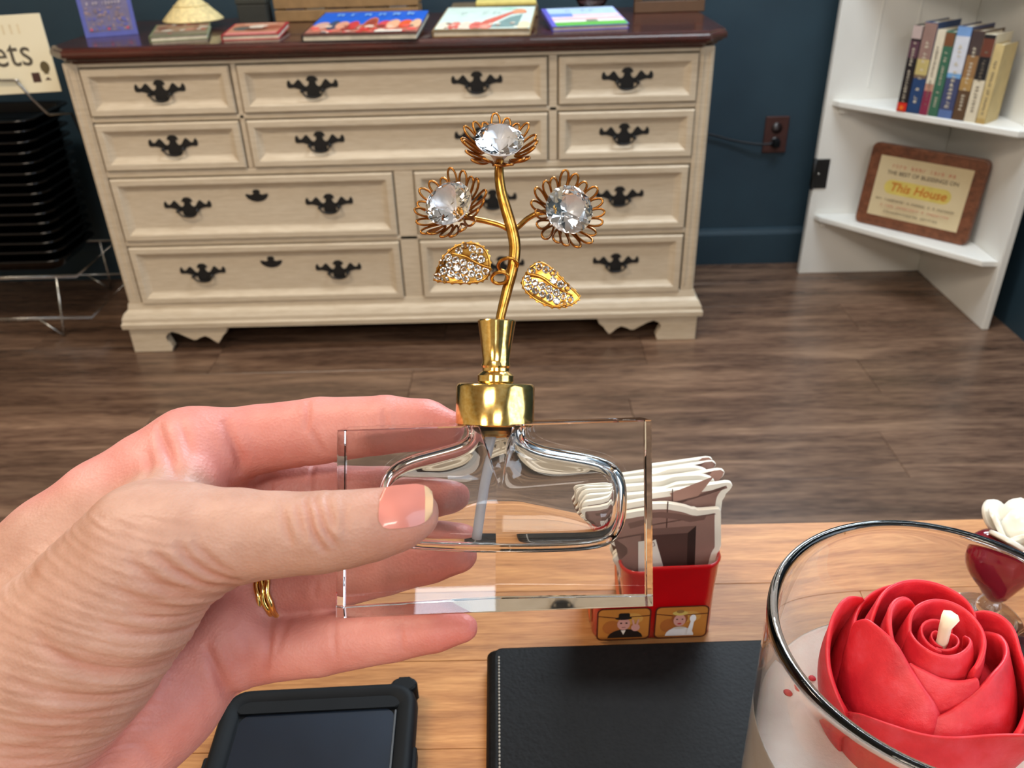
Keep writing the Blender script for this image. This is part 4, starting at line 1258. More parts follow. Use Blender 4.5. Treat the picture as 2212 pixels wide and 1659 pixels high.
THUMB = [(-86.65, -7.32, 13, 17.5), (-75.09, -3.55, 15.5, 14.6), (-64.12, -1.65, 17, 12.0), (-53.3, -0.91, 18.5, 10.6), (-42.74, -0.28, 19.5, 10.1), (-36.99, 0.44, 19.7, 9.6), (-30.2, 1.53, 19.4, 9.0), (-23.47, 2.99, 18.5, 8.1), (-19.77, 4.02, 17.8, 6.7)]
THENAR = [(-155.85, -83.62, -7, 27), (-135.37, -60.43, -1, 25), (-112.09, -34.64, 5, 24), (-96.3, -18.09, 10, 21), (-86.65, -7.32, 13, 17.5)]
DORSAL = [(-162.8, -55.32, -21, 29), (-138.2, -27.99, -21, 23), (-125.9, -14.32, -21, 20), (-114.08, -1.49, -22, 16.5), (-102.6, 8.58, -24, 14), (-92.69, 16.36, -27, 11.8)]
WEB = [(-92.68, -2.67, -1, 12.5), (-89.38, 6.25, -15, 11), (-89.14, 11.24, -25, 11)]
META = [(-157.19, -70.7, -25, 26), (-127.12, -39.45, -37, 20), (-92.93, 2.21, -39, 12)]
META2 = [(-157.19, -70.7, -25, 26), (-122.76, -49.64, -37, 18), (-94.41, -18.85, -43, 12)]
META3 = [(-151.87, -79.92, -21, 24), (-113.69, -61.76, -27, 17), (-98.29, -57.56, -27, 16.5), (-89.97, -47.67, -31, 14), (-83.63, -40.86, -32, 12.5)]
HEEL = [(-150.72, -74.42, -15, 28), (-128.91, -70.84, -19, 22), (-110.43, -67.09, -23, 18)]
CREASES = [([(-45.36, 9.03, 25), (-43.47, 5.7, 25), (-41.47, 0.7, 25), (-38.58, -3.74, 25)], 0.9, 0.85), ([(-43.47, 9.59, 25), (-41.03, 6.26, 25), (-39.03, 1.81, 25), (-36.14, -2.41, 25)], 0.8, 0.8), ([(-47.03, 7.92, 25), (-45.25, 4.03, 25), (-43.47, -0.41, 25)], 0.8, 0.5), ([(-40.36, 9.37, 25), (-38.58, 6.26, 25), (-37.03, 2.37, 25)], 0.8, 0.6), ([(-50.14, 7.37, 25), (-48.69, 2.92, 25), (-47.03, -2.08, 25)], 0.9, 0.4), ([(-35.03, 7.92, 25), (-34.58, 4.03, 25), (-33.69, -0.41, 25)], 0.8, 0.22), ([(-79.81, -2.41, 25), (-73.69, -7.63, 25), (-68.14, -11.74, 25), (-62.03, -13.52, 25)], 1.2, 0.9), ([(-74.25, -0.41, 25), (-69.25, -6.52, 25), (-63.69, -10.41, 25), (-60.36, -11.74, 25)], 1.1, 0.8), ([(-70.36, -0.41, 25), (-65.92, -5.41, 25), (-60.92, -9.3, 25)], 1.0, 0.5), ([(-84.81, -3.74, 25), (-79.25, -8.74, 25), (-72.58, -12.63, 25), (-65.92, -14.85, 25)], 1.3, 0.6), ([(-83.69, -8.19, 25), (-78.14, -11.74, 25), (-71.47, -15.08, 25), (-64.81, -16.52, 25)], 1.4, 0.5), ([(-88.14, -10.97, 25), (-81.47, -14.85, 25), (-74.81, -17.97, 25), (-67.58, -19.85, 25)], 1.5, 0.5), ([(-85.92, -16.52, 25), (-79.25, -19.85, 25), (-71.47, -21.74, 25)], 1.4, 0.6), ([(-91.47, -19.3, 25), (-84.81, -22.63, 25), (-75.92, -25.41, 25), (-70.36, -25.97, 25)], 1.5, 0.6), ([(-107.54, -22.4, 20), (-100.71, -28.09, 20), (-92.74, -32.08, 20), (-84.77, -34.36, 20), (-77.36, -34.13, 20)], 1.7, 0.9), ([(-98.43, -25.81, 20), (-91.6, -29.23, 20), (-83.63, -31.85, 20), (-75.66, -31.51, 20)], 1.4, 0.5), ([(-106.41, -35.49, 20), (-99.57, -38.34, 20), (-91.6, -40.62, 20), (-84.77, -40.62, 20)], 1.6, 0.6), ([(-114.38, -32.08, 20), (-107.54, -36.06, 20), (-100.71, -39.48, 20), (-93.88, -41.19, 20)], 1.6, 0.4), ([(-112.1, -41.19, 20), (-104.13, -43.47, 20), (-96.16, -44.04, 20), (-89.32, -44.61, 20)], 1.6, 0.6), ([(-117.79, -45.17, 20), (-108.68, -46.88, 20), (-100.71, -47.45, 20), (-93.88, -48.02, 20)], 1.8, 0.6), ([(-121.21, -50.3, 20), (-112.1, -51.44, 20), (-104.13, -50.87, 20), (-98.43, -51.44, 20)], 1.8, 0.6), ([(-118.93, -54.29, 20), (-110.96, -54.86, 20), (-104.13, -54.29, 20)], 1.6, 0.5), ([(-98.52, 25.15, -10), (-94.6, 19.93, -10), (-89.38, 14.05, -10), (-84.16, 8.83, -10)], 1.2, 0.9), ([(-100.16, 17.72, -5), (-96.32, 13.89, -5), (-93.77, 10.69, -5)], 1.2, 0.5), ([(-92.3, 26.33, -13), (-88.6, 21.04, -13), (-85.95, 15.75, -13)], 1.1, 0.5), ([(-80.46, 26.04, -20), (-77.05, 19.91, -20), (-75.01, 13.79, -20), (-76.1, 9.02, -20)], 1.3, 1.0), ([(-56.13, 31.93, -18), (-54.92, 26.8, -18), (-55.46, 22.07, -18)], 0.9, 0.5), ([(-53.84, 23.42, -18), (-51.41, 18.7, -18), (-50.06, 15.32, -18)], 0.9, 0.45), ([(-32.32, 29.58, -15), (-31.78, 26.91, -15), (-31.25, 22.91, -15)], 0.8, 0.35), ([(-85.46, -39.72, -17), (-82.37, -45.77, -17), (-80.22, -53.83, -17), (-79.68, -61.9, -17)], 1.3, 1.2), ([(-71.08, -33.9, -25), (-68.58, -40.15, -25), (-68.86, -47.09, -25), (-70.81, -52.65, -25)], 1.0, 0.7), ([(-75.99, -35.4, -23), (-73.92, -42.29, -23), (-74.89, -49.18, -23)], 1.2, 0.4), ([(-48.58, -33.9, -25), (-48.17, -39.45, -25), (-47.47, -45.7, -25)], 0.9, 0.4), ([(-27.78, -34.14, -21), (-27.5, -38.24, -21), (-27.23, -41.66, -21)], 0.8, 0.35), ([(-63.86, -35.28, -25), (-65.25, -41.53, -25), (-66.92, -47.09, -25)], 1.0, 0.3), ([(-55.84, -29.18, -31), (-54.41, -23.49, -31)], 0.9, 0.4), ([(-102.72, -61.09, -15), (-97.38, -66.42, -15), (-96.05, -73.09, -15)], 1.6, 0.4), ([(-69.78, 0.13, -35), (-70.51, 5.91, -35)], 0.9, 0.4), ([(-58.03, 11.87, -33), (-57.46, 1.84, -33)], 0.9, 0.5)]
SPOTS = [(-113.81, -4.74, 20), (-100.71, 6.64, 20), (-106.96, 11.56, 5), (-101.62, -1.33, 20), (-104.13, 3.23, 20), (-98.43, 7.21, 20), (-107.54, -12.72, 20), (-111.0, 12.5, 0), (-110.39, -9.3, 20)]
NAIL = [(-26.93, 6.78, 27), (-14.81, 7.37, 25), (-20.36, 11.81, 25), (-21.34, 1.98, 26)]
BLOCK = [(-40.4, 24.43), (40.82, 27.06), (41.18, -21.08), (-40.76, -24.19)]
CAVITY = [(-8.07, 25.8), (-7.2, 23.81), (-7.69, 22.06), (-10.31, 20.69), (-15.91, 19.08), (-22.13, 17.33), (-27.36, 14.6), (-30.09, 10.61), (-30.84, 5.14), (-30.09, -1.08), (-27.61, -5.56), (-22.13, -7.55), (-10.93, -8.3), (1.51, -8.55), (13.96, -8.43), (25.16, -7.8), (31.63, -5.81), (34.62, -1.08), (35.36, 5.14), (34.87, 10.61), (32.63, 14.6), (27.65, 17.09), (20.18, 18.58), (13.46, 19.82), (9.23, 21.57), (8.23, 23.81), (8.98, 25.8)]
TUBE = [(-0.5, 24.38, 0), (-2.03, 13.65, -1), (-3.55, 3.53, -1.5), (-4.83, -6.12, -2)]
STEM = [(1.12, 51.75, 0), (2.0, 56.0, 0), (3.5, 62.0, 0), (4.88, 67.5, 0), (5.5, 72.92, 0.5), (4.87, 77.32, 1), (3.26, 82.81, 1.5), (1.89, 87.78, 1.5), (1.27, 92.87, 1), (1.5, 96.88, 0)]
BRANCH_L = [(5.0, 76.94, 1), (2.12, 79.0, 0), (-2.28, 80.45, -1), (-6.68, 81.45, -1), (-10.38, 83.12, 0)]
BRANCH_R = [(4.87, 77.32, 1), (6.76, 79.19, -1), (9.04, 81.4, -2), (12.19, 82.91, -2), (17.12, 83.12, 0)]
LOOPS = [(3.63, 68.43, 0.5), (6.48, 67.7, 3), (8.94, 65.85, 3), (1.54, 64.62, 3), (3.76, 61.65, 2)]
LEAF_L = [(-0.68, 66.71), (-1.17, 70.17), (-2.77, 72.63), (-6.1, 73.87), (-10.17, 73.0), (-13.5, 70.41), (-15.23, 67.33), (-16.22, 64.25), (-13.26, 63.38), (-8.94, 63.01), (-4.62, 63.14), (-1.91, 64.25)]
LEAF_R = [(8.45, 66.1), (9.68, 67.82), (12.03, 69.06), (14.37, 68.07), (16.84, 65.85), (19.55, 62.89), (22.76, 59.68), (21.65, 57.71), (19.06, 56.6), (15.36, 56.48), (11.41, 58.2), (8.45, 60.67), (7.22, 63.38)]
VEIN_L = [(-0.92, 66.96), (-4.01, 68.07), (-7.71, 70.04), (-11.41, 70.91)]
VEIN_R = [(8.57, 65.85), (12.64, 64.62), (16.34, 61.9), (20.66, 59.68)]
FLOWERS = [(1.42, 101.62, 3), (-12.27, 84.6, 3), (20.04, 82.87, 3)]
AXISPTS = [(0.12, 25.62, 0), (0.25, 36.88, 0), (0.62, 51.88, 0)]
HO = Vector((-0.008007, 0.175620, 0.980062))
HELD = Matrix(((CR.x, CU.x, CB.x, HO.x), (CR.y, CU.y, CB.y, HO.y), (CR.z, CU.z, CB.z, HO.z), (0, 0, 0, 1))) @ Matrix.Diagonal((0.001, 0.001, 0.001, 1))


def hv(p):
    return HELD @ Vector(p)


def held_obj(name, v, f, mat, parent, smooth=True, angle=None):
    me = from_data(name, [hv(p) for p in v], f, smooth)
    o = obj(name, me, parent, mat)
    if angle:
        autosmooth(o, angle)
    return o


# ------------------------------------------------------------------ perfume bottle
bt = thing('perfume_bottle', 'clear glass perfume bottle with a gold jewelled flower stopper held in the hand', 'bottle', hv((0, -26, 0)))
TL, TR, BR, BL = BLOCK
FRONT, EDGE, RIDGE = 10.0, -7.5, -13.0


def block_ring(inset, z_e, z_r):
    c = np.mean(np.array(BLOCK), 0)
    pts = []
    for p in (BL, BR, TR, TL):
        d = np.sign(c - np.array(p))
        pts.append(np.array(p) + d * inset)
    bl, br, tr, tl = pts
    mb, mt = (bl + br) / 2, (tl + tr) / 2
    return [(bl[0], bl[1], z_e), (mb[0], mb[1], z_r), (br[0], br[1], z_e), (tr[0], tr[1], z_e), (mt[0], mt[1], z_r), (tl[0], tl[1], z_e)]


v1, f1 = loft([block_ring(0.35, FRONT, FRONT), block_ring(0.0, FRONT - 0.35, FRONT - 0.35), block_ring(0.0, EDGE + 0.35, RIDGE + 0.35), block_ring(0.35, EDGE, RIDGE)], True, False)
# front cap and the two facets of the back
n6 = 18
f1.append((0, 1, 2, 3, 4, 5))
f1.append((n6 + 0, n6 + 1, n6 + 4, n6 + 5))
f1.append((n6 + 1, n6 + 2, n6 + 3, n6 + 4))
bmo = bmesh.new()
vs = [bmo.verts.new(hv(p)) for p in v1]
for q in f1:
    bmo.faces.new([vs[i] for i in q])
bmesh.ops.recalc_face_normals(bmo, faces=bmo.faces)
# hollow inside, normals turned into the hollow
cav = [tuple(p) for p in spline(CAVITY, 3)]


def offset_poly(poly, d):
    return shrink(poly, d)


A2 = sum(cav[i][0] * cav[(i + 1) % len(cav)][1] - cav[(i + 1) % len(cav)][0] * cav[i][1] for i in range(len(cav)))
if A2 < 0:
    cav = cav[::-1]
rings = []
zc_, hz = -0.6, 4.8
for a in np.linspace(-PI / 2, PI / 2, 13):
    ins = 3.6 * (1 - math.cos(a)) ** 1.0
    rings.append([(x, y_, zc_ + hz * math.sin(a)) for x, y_ in offset_poly(cav, ins)])
# the walls of the hollow are domed, so the hollow acts as a weak lens
cc_ = np.mean(np.array(rings[0])[:, :2], 0) + np.array((0.0, -1.0))
def dome(ring, sgn):
    out = []
    for s_ in (0.93, 0.84, 0.72, 0.58, 0.42, 0.24, 0.08):
        out.append([(cc_[0] + (x - cc_[0]) * s_, cc_[1] + (y_ - cc_[1]) * s_, z_ + sgn * 1.5 * (1 - s_ * s_)) for x, y_, z_ in ring])
    return out
rings = dome(rings[0], -1)[::-1] + rings + dome(rings[-1], 1)
v2, f2 = loft(rings)
bmc = bmesh.new()
vs2 = [bmc.verts.new(hv(p)) for p in v2]
for q in f2:
    bmc.faces.new([vs2[i] for i in q])
bmesh.ops.recalc_face_normals(bmc, faces=bmc.faces)
bmesh.ops.reverse_faces(bmc, faces=bmc.faces)
mc = bpy.data.meshes.new('tmp')
bmc.to_mesh(mc)
bmc.free()
shade(mc)
mo = bpy.data.meshes.new('glass_block')
bmo.from_mesh(mc)
bmo.to_mesh(mo)
bmo.free()
nf = len(f1)
sm = [False] * nf + [True] * (len(mo.polygons) - nf)
mo.polygons.foreach_set('use_smooth', sm)
for p in mo.polygons:
    if len(p.vertices) > 8:
        p.use_smooth = False
obj('glass_block', mo, bt, 'glass')
bpy.data.meshes.remove(mc)

v, f = tube_data(spline(TUBE, 4), 1.35, 14)
held_obj('dip_tube', v, f, 'tube', bt)

# brass collar and stopper, turned about the bottle axis
ax0, ax1, ax2 = [Vector(p) for p in AXISPTS]
ayv = (ax2 - ax0).normalized()
AM = Matrix.Translation(ax0) @ ayv.to_track_quat('Z', 'Y').to_matrix().to_4x4()


def held_lathe(name, prof, mat, seg=64, angle=30):
    v, f = lathe_data(prof, seg)
    v = [AM @ Vector(p) for p in v]
    return held_obj(name, v, f, mat, bt, True, angle)


held_lathe('brass_collar', [(0, -0.4), (10.2, -0.4), (10.6, 0.0), (10.6, 9.9), (10.2, 10.6), (9.6, 10.9), (5.0, 10.9), (0, 10.9)], 'brass')
held_lathe('stopper_base', [(0, 10.9), (4.6, 10.9), (4.9, 11.4), (4.9, 13.0), (4.4, 13.6), (3.6, 14.2), (3.6, 15.0), (0, 15.0)], 'brass')
held_lathe('stopper_cone', [(0, 15.0), (3.7, 15.0), (3.9, 15.6), (3.75, 16.2), (3.6, 17.0), (4.2, 21.5), (4.9, 26.0), (5.15, 27.6), (5.0, 27.9), (4.6, 27.6), (3.2, 25.8), (0, 25.2)], 'brass')
sp_ = spline(STEM, 5)
v, f = tube_data(sp_, [1.15 + 0.45 * math.sin(PI * i / (len(sp_) - 1)) for i in range(len(sp_))], 14)
held_obj('stem', v, f, 'gold', bt)
for nm, br_ in (('left', BRANCH_L), ('right', BRANCH_R)):
    s_ = spline(br_, 5)
    v, f = tube_data(s_, 0.75, 10)
    held_obj('branch', v, f, 'gold', bt)
for c_, rr2 in ((LOOPS[0], 2.6), (LOOPS[3], 2.2)):
    c_ = np.array(c_)
    ring = [c_ + np.array((rr2 * math.cos(a), 0.6 * rr2 * math.sin(a), 0.9 * rr2 * math.sin(a + 0.6))) for a in np.linspace(0, 2 * PI, 28, endpoint=False)]
    v, f = tube_data(ring, 0.5, 8, True)
    held_obj('stem_loop', v, f, 'gold', bt)


def brilliant(r):
    def ring(rad, z, n, off=0.0):
        return [(rad * r * math.cos(2 * PI * (i + off) / n), rad * r * math.sin(2 * PI * (i + off) / n), z * r) for i in range(n)]
    v = ring(0.52, 0.36, 8) + ring(0.80, 0.20, 8, 0.5) + ring(1.0, 0.02, 16) + ring(1.0, -0.03, 16) + ring(0.5, -0.45, 8, 0.5) + [(0, 0, -0.80 * r)]
    f = [tuple(range(8))]
    A, B, Cc, D, E, F = 0, 8, 16, 32, 48, 56
    for i in range(8):
        j = (i + 1) % 8
        f.append((A + i, B + i, A + j))
        f.append((B + i, A + j, B + j))
        f.append((B + i, Cc + 2 * i, Cc + 2 * i + 1))
        f.append((B + i, Cc + 2 * i + 1, Cc + (2 * i + 2) % 16))
        f.append((A + i, B + i, Cc + 2 * i))
        f.append((A + i, B + (i - 1) % 8, Cc + 2 * i))
        f[-2:] = [(A + i, B + i, Cc + 2 * i, B + (i - 1) % 8)]
        f.append((D + 2 * i, D + 2 * i + 1, E + i))
        f.append((D + 2 * i + 1, D + (2 * i + 2) % 16, E + i))
        f.append((E + i, D + (2 * i + 2) % 16, E + j))
        f.append((E + i, E + j, F))
    # drop the duplicates left by the kite facets
    keep, seen = [], set()
    for q in f:
        k = tuple(sorted(q))
        if k not in seen:
            seen.add(k)
            keep.append(q)
    for i in range(16):
        keep.append((Cc + i, Cc + (i + 1) % 16, D + (i + 1) % 16, D + i))
    return v, keep


def gem_mesh(name, r):
    # convex stone: hull of the facet points gives clean planar facets
    v, f = brilliant(r)
    bm = bmesh.new()
    for p in v:
        bm.verts.new(p)
    bmesh.ops.convex_hull(bm, input=bm.verts)
    bmesh.ops.dissolve_limit(bm, angle_limit=0.01, verts=bm.verts, edges=bm.edges)
    return mesh_bm(name, bm)


SC = Matrix.Diagonal((0.001, 0.001, 0.001, 1))
gem_big = gem_mesh('crystal', 6.6)
gem_big.materials.append(MAT['crystal'])
gem_small = gem_mesh('small_crystal', 1.0)
gem_small.materials.append(MAT['crystal'])
# loop of wire, one petal, base at local origin along +x
lp = []
for a in np.linspace(0, 2 * PI, 18, endpoint=False):
    q = (1 - math.cos(a)) / 2
    lp.append((4.4 + 5.8 * q, 1.3 * math.sin(a) * (0.45 + 0.75 * q), -4.6 + 4.2 * q ** 1.3))
v, f = tube_data(lp, 0.33, 6, True)
loop_me = from_data('wire_petal', v, f, True)
loop_me.materials.append(MAT['bronze'])
v, f = lathe_data([(0, -7.0), (1.4, -6.6), (3.2, -3.6), (6.0, -1.2), (6.35, -0.75), (6.3, -0.6), (6.1, -0.8), (5.6, -1.2), (3.0, -3.4), (0, -5.6)], 32)
cup_me = from_data('foil_cup', v, f, True)
cup_me.materials.append(MAT['foil'])
v, f = tube_data([(0, 0, -6.4), (0, 0, -8.0)], 1.2, 10)
sock_me = from_data('flower_socket', v, f, True)
sock_me.materials.append(MAT['gold'])
NRM = [(0.05, 0.60, 0.80), (-0.34, 0.34, 0.88), (0.26, 0.10, 0.96)]
for k, (c_, n_) in enumerate(zip(FLOWERS, NRM)):
    z_ = Vector(n_).normalized()
    x_ = Vector((0, 1, 0)).cross(z_).normalized()
    LM = HELD @ frame(c_, x_, z_.cross(x_), z_)
    fl = bpy.data.objects.new('flower', sock_me)
    COL.objects.link(fl)
    adopt(fl, bt)
    fl.matrix_basis = LM
    fl['label'] = ['top jewelled flower', 'left jewelled flower', 'right jewelled flower'][k]

    def child(nm, me, mtx):
        o = bpy.data.objects.new(nm, me)
        COL.objects.link(o)
        o.parent = fl
        o.matrix_basis = mtx
        return o
    child('crystal', gem_big, Matrix.Rotation(0.3 * k, 4, 'Z'))
    child('foil_cup', cup_me, Matrix.Identity(4))
    for i in range(19):
        child('wire_petal', loop_me, Matrix.Rotation(2 * PI * i / 19, 4, 'Z') @ Matrix.Rotation(0.10 * math.sin(i * 2.3), 4, 'Y') @ Matrix.Diagonal((1 + 0.05 * math.sin(i * 1.7), 1, 1, 1)))


def inside(p, poly):
    r_, n = False, len(poly)
    for i in range(n):
        (x1, y1), (x2, y2) = poly[i], poly[(i + 1) % n]
        if (y1 > p[1]) != (y2 > p[1]) and p[0] < (x2 - x1) * (p[1] - y1) / (y2 - y1) + x1:
            r_ = not r_
    return r_


for nm, ol, vn, tilt in (('left', LEAF_L, VEIN_L, (0.10, 0.18)), ('right', LEAF_R, VEIN_R, (0.16, -0.10))):
    pts = [tuple(p) for p in spline(ol + [ol[0]], 6)][:-1]
    # small saw teeth round the edge
    c_ = np.mean(np.array(pts), 0)
    saw = [tuple(np.array(p) + (np.array(p) - c_) / np.linalg.norm(np.array(p) - c_) * (0.28 if i % 3 == 0 else -0.12)) for i, p in enumerate(pts)]

    def leaf_z(x, y_):
        u, w_ = x - c_[0], y_ - c_[1]
        return 4.5 + tilt[0] * u + tilt[1] * w_ - 0.018 * (u * u + w_ * w_)
    A_ = [(x, y_, leaf_z(x, y_)) for x, y_ in saw]
    B_ = [(x, y_, leaf_z(x, y_) - 0.9) for x, y_ in saw]
    v, f = loft([B_, A_])
    lf = held_obj('leaf', v, f, 'gold', bt, False)
    rim = [(x, y_, leaf_z(x, y_) + 0.1) for x, y_ in shrink(pts if inside((c_[0], c_[1]), pts) else pts, 0.35)]
    v, f = tube_data(rim, 0.32, 6, True)
    held_obj('leaf_rim', v, f, 'gold', lf)
    s_ = spline(vn, 5)
    v, f = tube_data([(p[0], p[1], leaf_z(p[0], p[1]) + 0.25) for p in s_], [0.5 - 0.25 * i / (len(s_) - 1) for i in range(len(s_))], 8)
    held_obj('leaf_vein', v, f, 'gold', lf)
    inn = shrink(pts, 0.8)
    dv = np.array(vn[-1]) - np.array(vn[0])
    dv /= np.linalg.norm(dv)
    nv = np.array((-dv[1], dv[0]))
    for r_ in (-4, -3, -2, -1, 1, 2, 3, 4):
        for q in range(-1, 12):
            base = np.array(vn[0]) + dv * (q * 2.1 + (1.0 if r_ % 2 else 0)) + nv * (r_ * 1.85 - math.copysign(0.6, r_))
            if inside(base, inn) and min(np.linalg.norm(base - p) for p in s_) > 0.9:
                o = bpy.data.objects.new('small_crystal', gem_small)
                COL.objects.link(o)
                adopt(o, lf)
                o.matrix_basis = HELD @ Matrix.Translation((base[0], base[1], leaf_z(*base) + 0.35)) @ Matrix.Rotation(rr_.uniform(0, 3), 4, 'Z') @ Matrix.Rotation(rr_.uniform(-0.25, 0.25), 4, 'X')


# ------------------------------------------------------------------ the hand
def cone_sdf(P, chain, kz=1.0):
    d = None
    for a, b in zip(chain[:-1], chain[1:]):
        A, B = np.array(a[:3], np.float32), np.array(b[:3], np.float32)
        ba = B - A
        t = ((P[0] - A[0]) * ba[0] + (P[1] - A[1]) * ba[1] + (P[2] - A[2]) * ba[2]) / float(ba @ ba)
        np.clip(t, 0, 1, out=t)
        q = np.sqrt((P[0] - A[0] - t * ba[0]) ** 2 + (P[1] - A[1] - t * ba[1]) ** 2 + (P[2] - A[2] - t * ba[2]) ** 2) - (a[3] + (b[3] - a[3]) * t)
        d = q if d is None else smin(d, q, 1.2)
    return d


def smin(a, b, k):
    h = np.maximum(k - np.abs(a - b), 0) / k
    return np.minimum(a, b) - h * h * k * 0.25


WR = META[0]
FOREARM = [(WR[0], WR[1], WR[2] + 12, 29.0), (WR[0] - 50, WR[1] - 46, WR[2] + 18, 30.0), (WR[0] - 105, WR[1] - 88, WR[2] + 24, 32.0)]
SMOOTH_IN = [THENAR, DORSAL, WEB, META, META2, META3, HEEL, FOREARM]


def hand_field(P):
    palm = None
    for ch in SMOOTH_IN:
        q = cone_sdf(P, ch)
        palm = q if palm is None else smin(palm, q, 9.0)
    th = cone_sdf(P, THUMB)
    fs = [cone_sdf(P, c_) for c_ in (INDEX, MIDDLE, RING, PINKY)]
    # pads: the thumb tip is broader than deep
    body = smin(palm, th, 7.0)
    d = body
    for q in fs:
        d = np.minimum(d, smin(palm, q, 6.0))
    d = np.minimum(d, body)
    return d, th, fs, palm


def surface_nets(d, o, h):
    s = d < 0
    nx, ny, nz = d.shape
    cnt = np.zeros((nx - 1, ny - 1, nz - 1), np.int8)
    for i in (0, 1):
        for j in (0, 1):
            for k in (0, 1):
                cnt += s[i:nx - 1 + i, j:ny - 1 + j, k:nz - 1 + k]
    act = (cnt > 0) & (cnt < 8)
    ids = np.full(act.shape, -1, np.int64)
    I, J, K = np.nonzero(act)
    ids[I, J, K] = np.arange(len(I))
    acc = np.zeros((len(I), 3))
    n = np.zeros(len(I))
    cs = [(i, j, k) for i in (0, 1) for j in (0, 1) for k in (0, 1)]
    for a in cs:
        for ax in range(3):
            if a[ax] == 0:
                b = list(a)
                b[ax] = 1
                da = d[I + a[0], J + a[1], K + a[2]]
                db = d[I + b[0], J + b[1], K + b[2]]
                m = (da < 0) != (db < 0)
                t = np.where(m, da / np.where(m, da - db, 1), 0)
                for c_ in range(3):
                    acc[:, c_] += np.where(m, a[c_] + t * (b[c_] - a[c_]), 0)
                n += m
    V = np.stack([I, J, K], 1) + acc / n[:, None]
    V = V * h + np.array(o)
    F = []
    for ax in range(3):
        sl0, sl1 = [slice(None)] * 3, [slice(None)] * 3
        sl0[ax], sl1[ax] = slice(0, -1), slice(1, None)
        ch = s[tuple(sl0)] != s[tuple(sl1)]
        a, b = [(1, 2), (0, 2), (0, 1)][ax]
        pos = np.stack(np.nonzero(ch), 1)
        pos = pos[(pos[:, a] > 0) & (pos[:, b] > 0) & (pos[:, a] < d.shape[a] - 1) & (pos[:, b] < d.shape[b] - 1)]
        q = []
        for da, db in ((-1, -1), (0, -1), (0, 0), (-1, 0)):
            p = pos.copy()
            p[:, a] += da
            p[:, b] += db
            q.append(ids[p[:, 0], p[:, 1], p[:, 2]])
        q = np.stack(q, 1)
        inn_ = s[tuple(sl0)][pos[:, 0], pos[:, 1], pos[:, 2]]
        flip = inn_ if ax != 1 else ~inn_
        q[~flip] = q[~flip][:, ::-1]
        F.append(q)
    return V, np.concatenate(F)


H = 1.15
lo = np.array((-290.0, -205.0, -66.0))
hi = np.array((8.0, 46.0, 62.0))
axs = [np.arange(lo[i], hi[i], H, dtype=np.float32) for i in range(3)]
# two boxes: the hand itself, and the forearm tail, share one grid but only near cells are evaluated finely
coarse = [a_[::8] for a_ in axs]
PC = np.meshgrid(*coarse, indexing='ij')
dc = hand_field(PC)[0]
fullshape = tuple(len(a_) for a_ in axs)
dfull = np.full(fullshape, 30.0, np.float32)
NB = 8
for bi in range(0, fullshape[0], NB * 3):
    for bj in range(0, fullshape[1], NB * 3):
        for bk in range(0, fullshape[2], NB * 3):
            sl = (slice(bi, min(bi + NB * 3 , fullshape[0])), slice(bj, min(bj + NB * 3, fullshape[1])), slice(bk, min(bk + NB * 3, fullshape[2])))
            cs_ = tuple(slice(max(0, s_.start // 8 - 1), min(c_, (s_.stop + 7) // 8 + 2)) for s_, c_ in zip(sl, dc.shape))
            blk = dc[cs_]
            if blk.min() > 16 or blk.max() < -16:
                dfull[sl] = 30.0 if blk.min() > 16 else -30.0
                continue
            PP = np.meshgrid(*[a_[s_] for a_, s_ in zip(axs, sl)], indexing='ij')
            dfull[sl] = hand_field(PP)[0]
# light smoothing of the field rounds the joins
for ax in range(3):
    dfull = (np.roll(dfull, 1, ax) + 2 * dfull + np.roll(dfull, -1, ax)) / 4
V, F = surface_nets(dfull, lo, H)


def refine(V, F):
    """One Catmull-Clark step on an all-quad mesh."""
    n = len(V)
    E = np.sort(np.concatenate([F[:, [0, 1]], F[:, [1, 2]], F[:, [2, 3]], F[:, [3, 0]]]), 1)
    U, inv = np.unique(E[:, 0].astype(np.int64) * n + E[:, 1], return_inverse=True)
    ue = np.stack([U // n, U % n], 1)
    fi = np.tile(np.arange(len(F)), 4)
    fc = V[F].mean(1)
    mid = V[ue].mean(1)
    cnt = np.bincount(inv, minlength=len(ue)).astype(float)
    fs = np.stack([np.bincount(inv, fc[fi, c], len(ue)) for c in range(3)], 1)
    ep = np.where((cnt == 2)[:, None], (2 * mid + fs) / 4, mid)
    val = np.bincount(ue.ravel(), minlength=n).astype(float)
    ea = np.stack([np.bincount(ue.ravel(), np.repeat(mid[:, c], 2), n) for c in range(3)], 1) / val[:, None]
    nf_ = np.bincount(F.ravel(), minlength=n).astype(float)
    fa = np.stack([np.bincount(F.ravel(), np.repeat(fc[:, c], 4), n) for c in range(3)], 1) / nf_[:, None]
    vp = (fa + 2 * ea + (val - 3)[:, None] * V) / val[:, None]
    inv4 = inv.reshape(4, -1)
    e0, e1, e2, e3 = [n + inv4[i] for i in range(4)]
    c0 = n + len(ue) + np.arange(len(F))
    Q = [np.stack([F[:, 0], e0, c0, e3], 1), np.stack([F[:, 1], e1, c0, e0], 1), np.stack([F[:, 2], e2, c0, e1], 1), np.stack([F[:, 3], e3, c0, e2], 1)]
    return np.concatenate([vp, ep, fc]), np.concatenate(Q)


def relax(V, F, it):
    n = len(V)
    E = np.concatenate([F[:, [0, 1]], F[:, [1, 2]], F[:, [2, 3]], F[:, [3, 0]]])
    E = np.concatenate([E, E[:, ::-1]])
    c_ = np.bincount(E[:, 0], minlength=n).astype(float)
    for _ in range(it):
        m = np.stack([np.bincount(E[:, 0], V[E[:, 1], k], n) for k in range(3)], 1) / c_[:, None]
        V = V + 0.5 * (m - V)
    return V


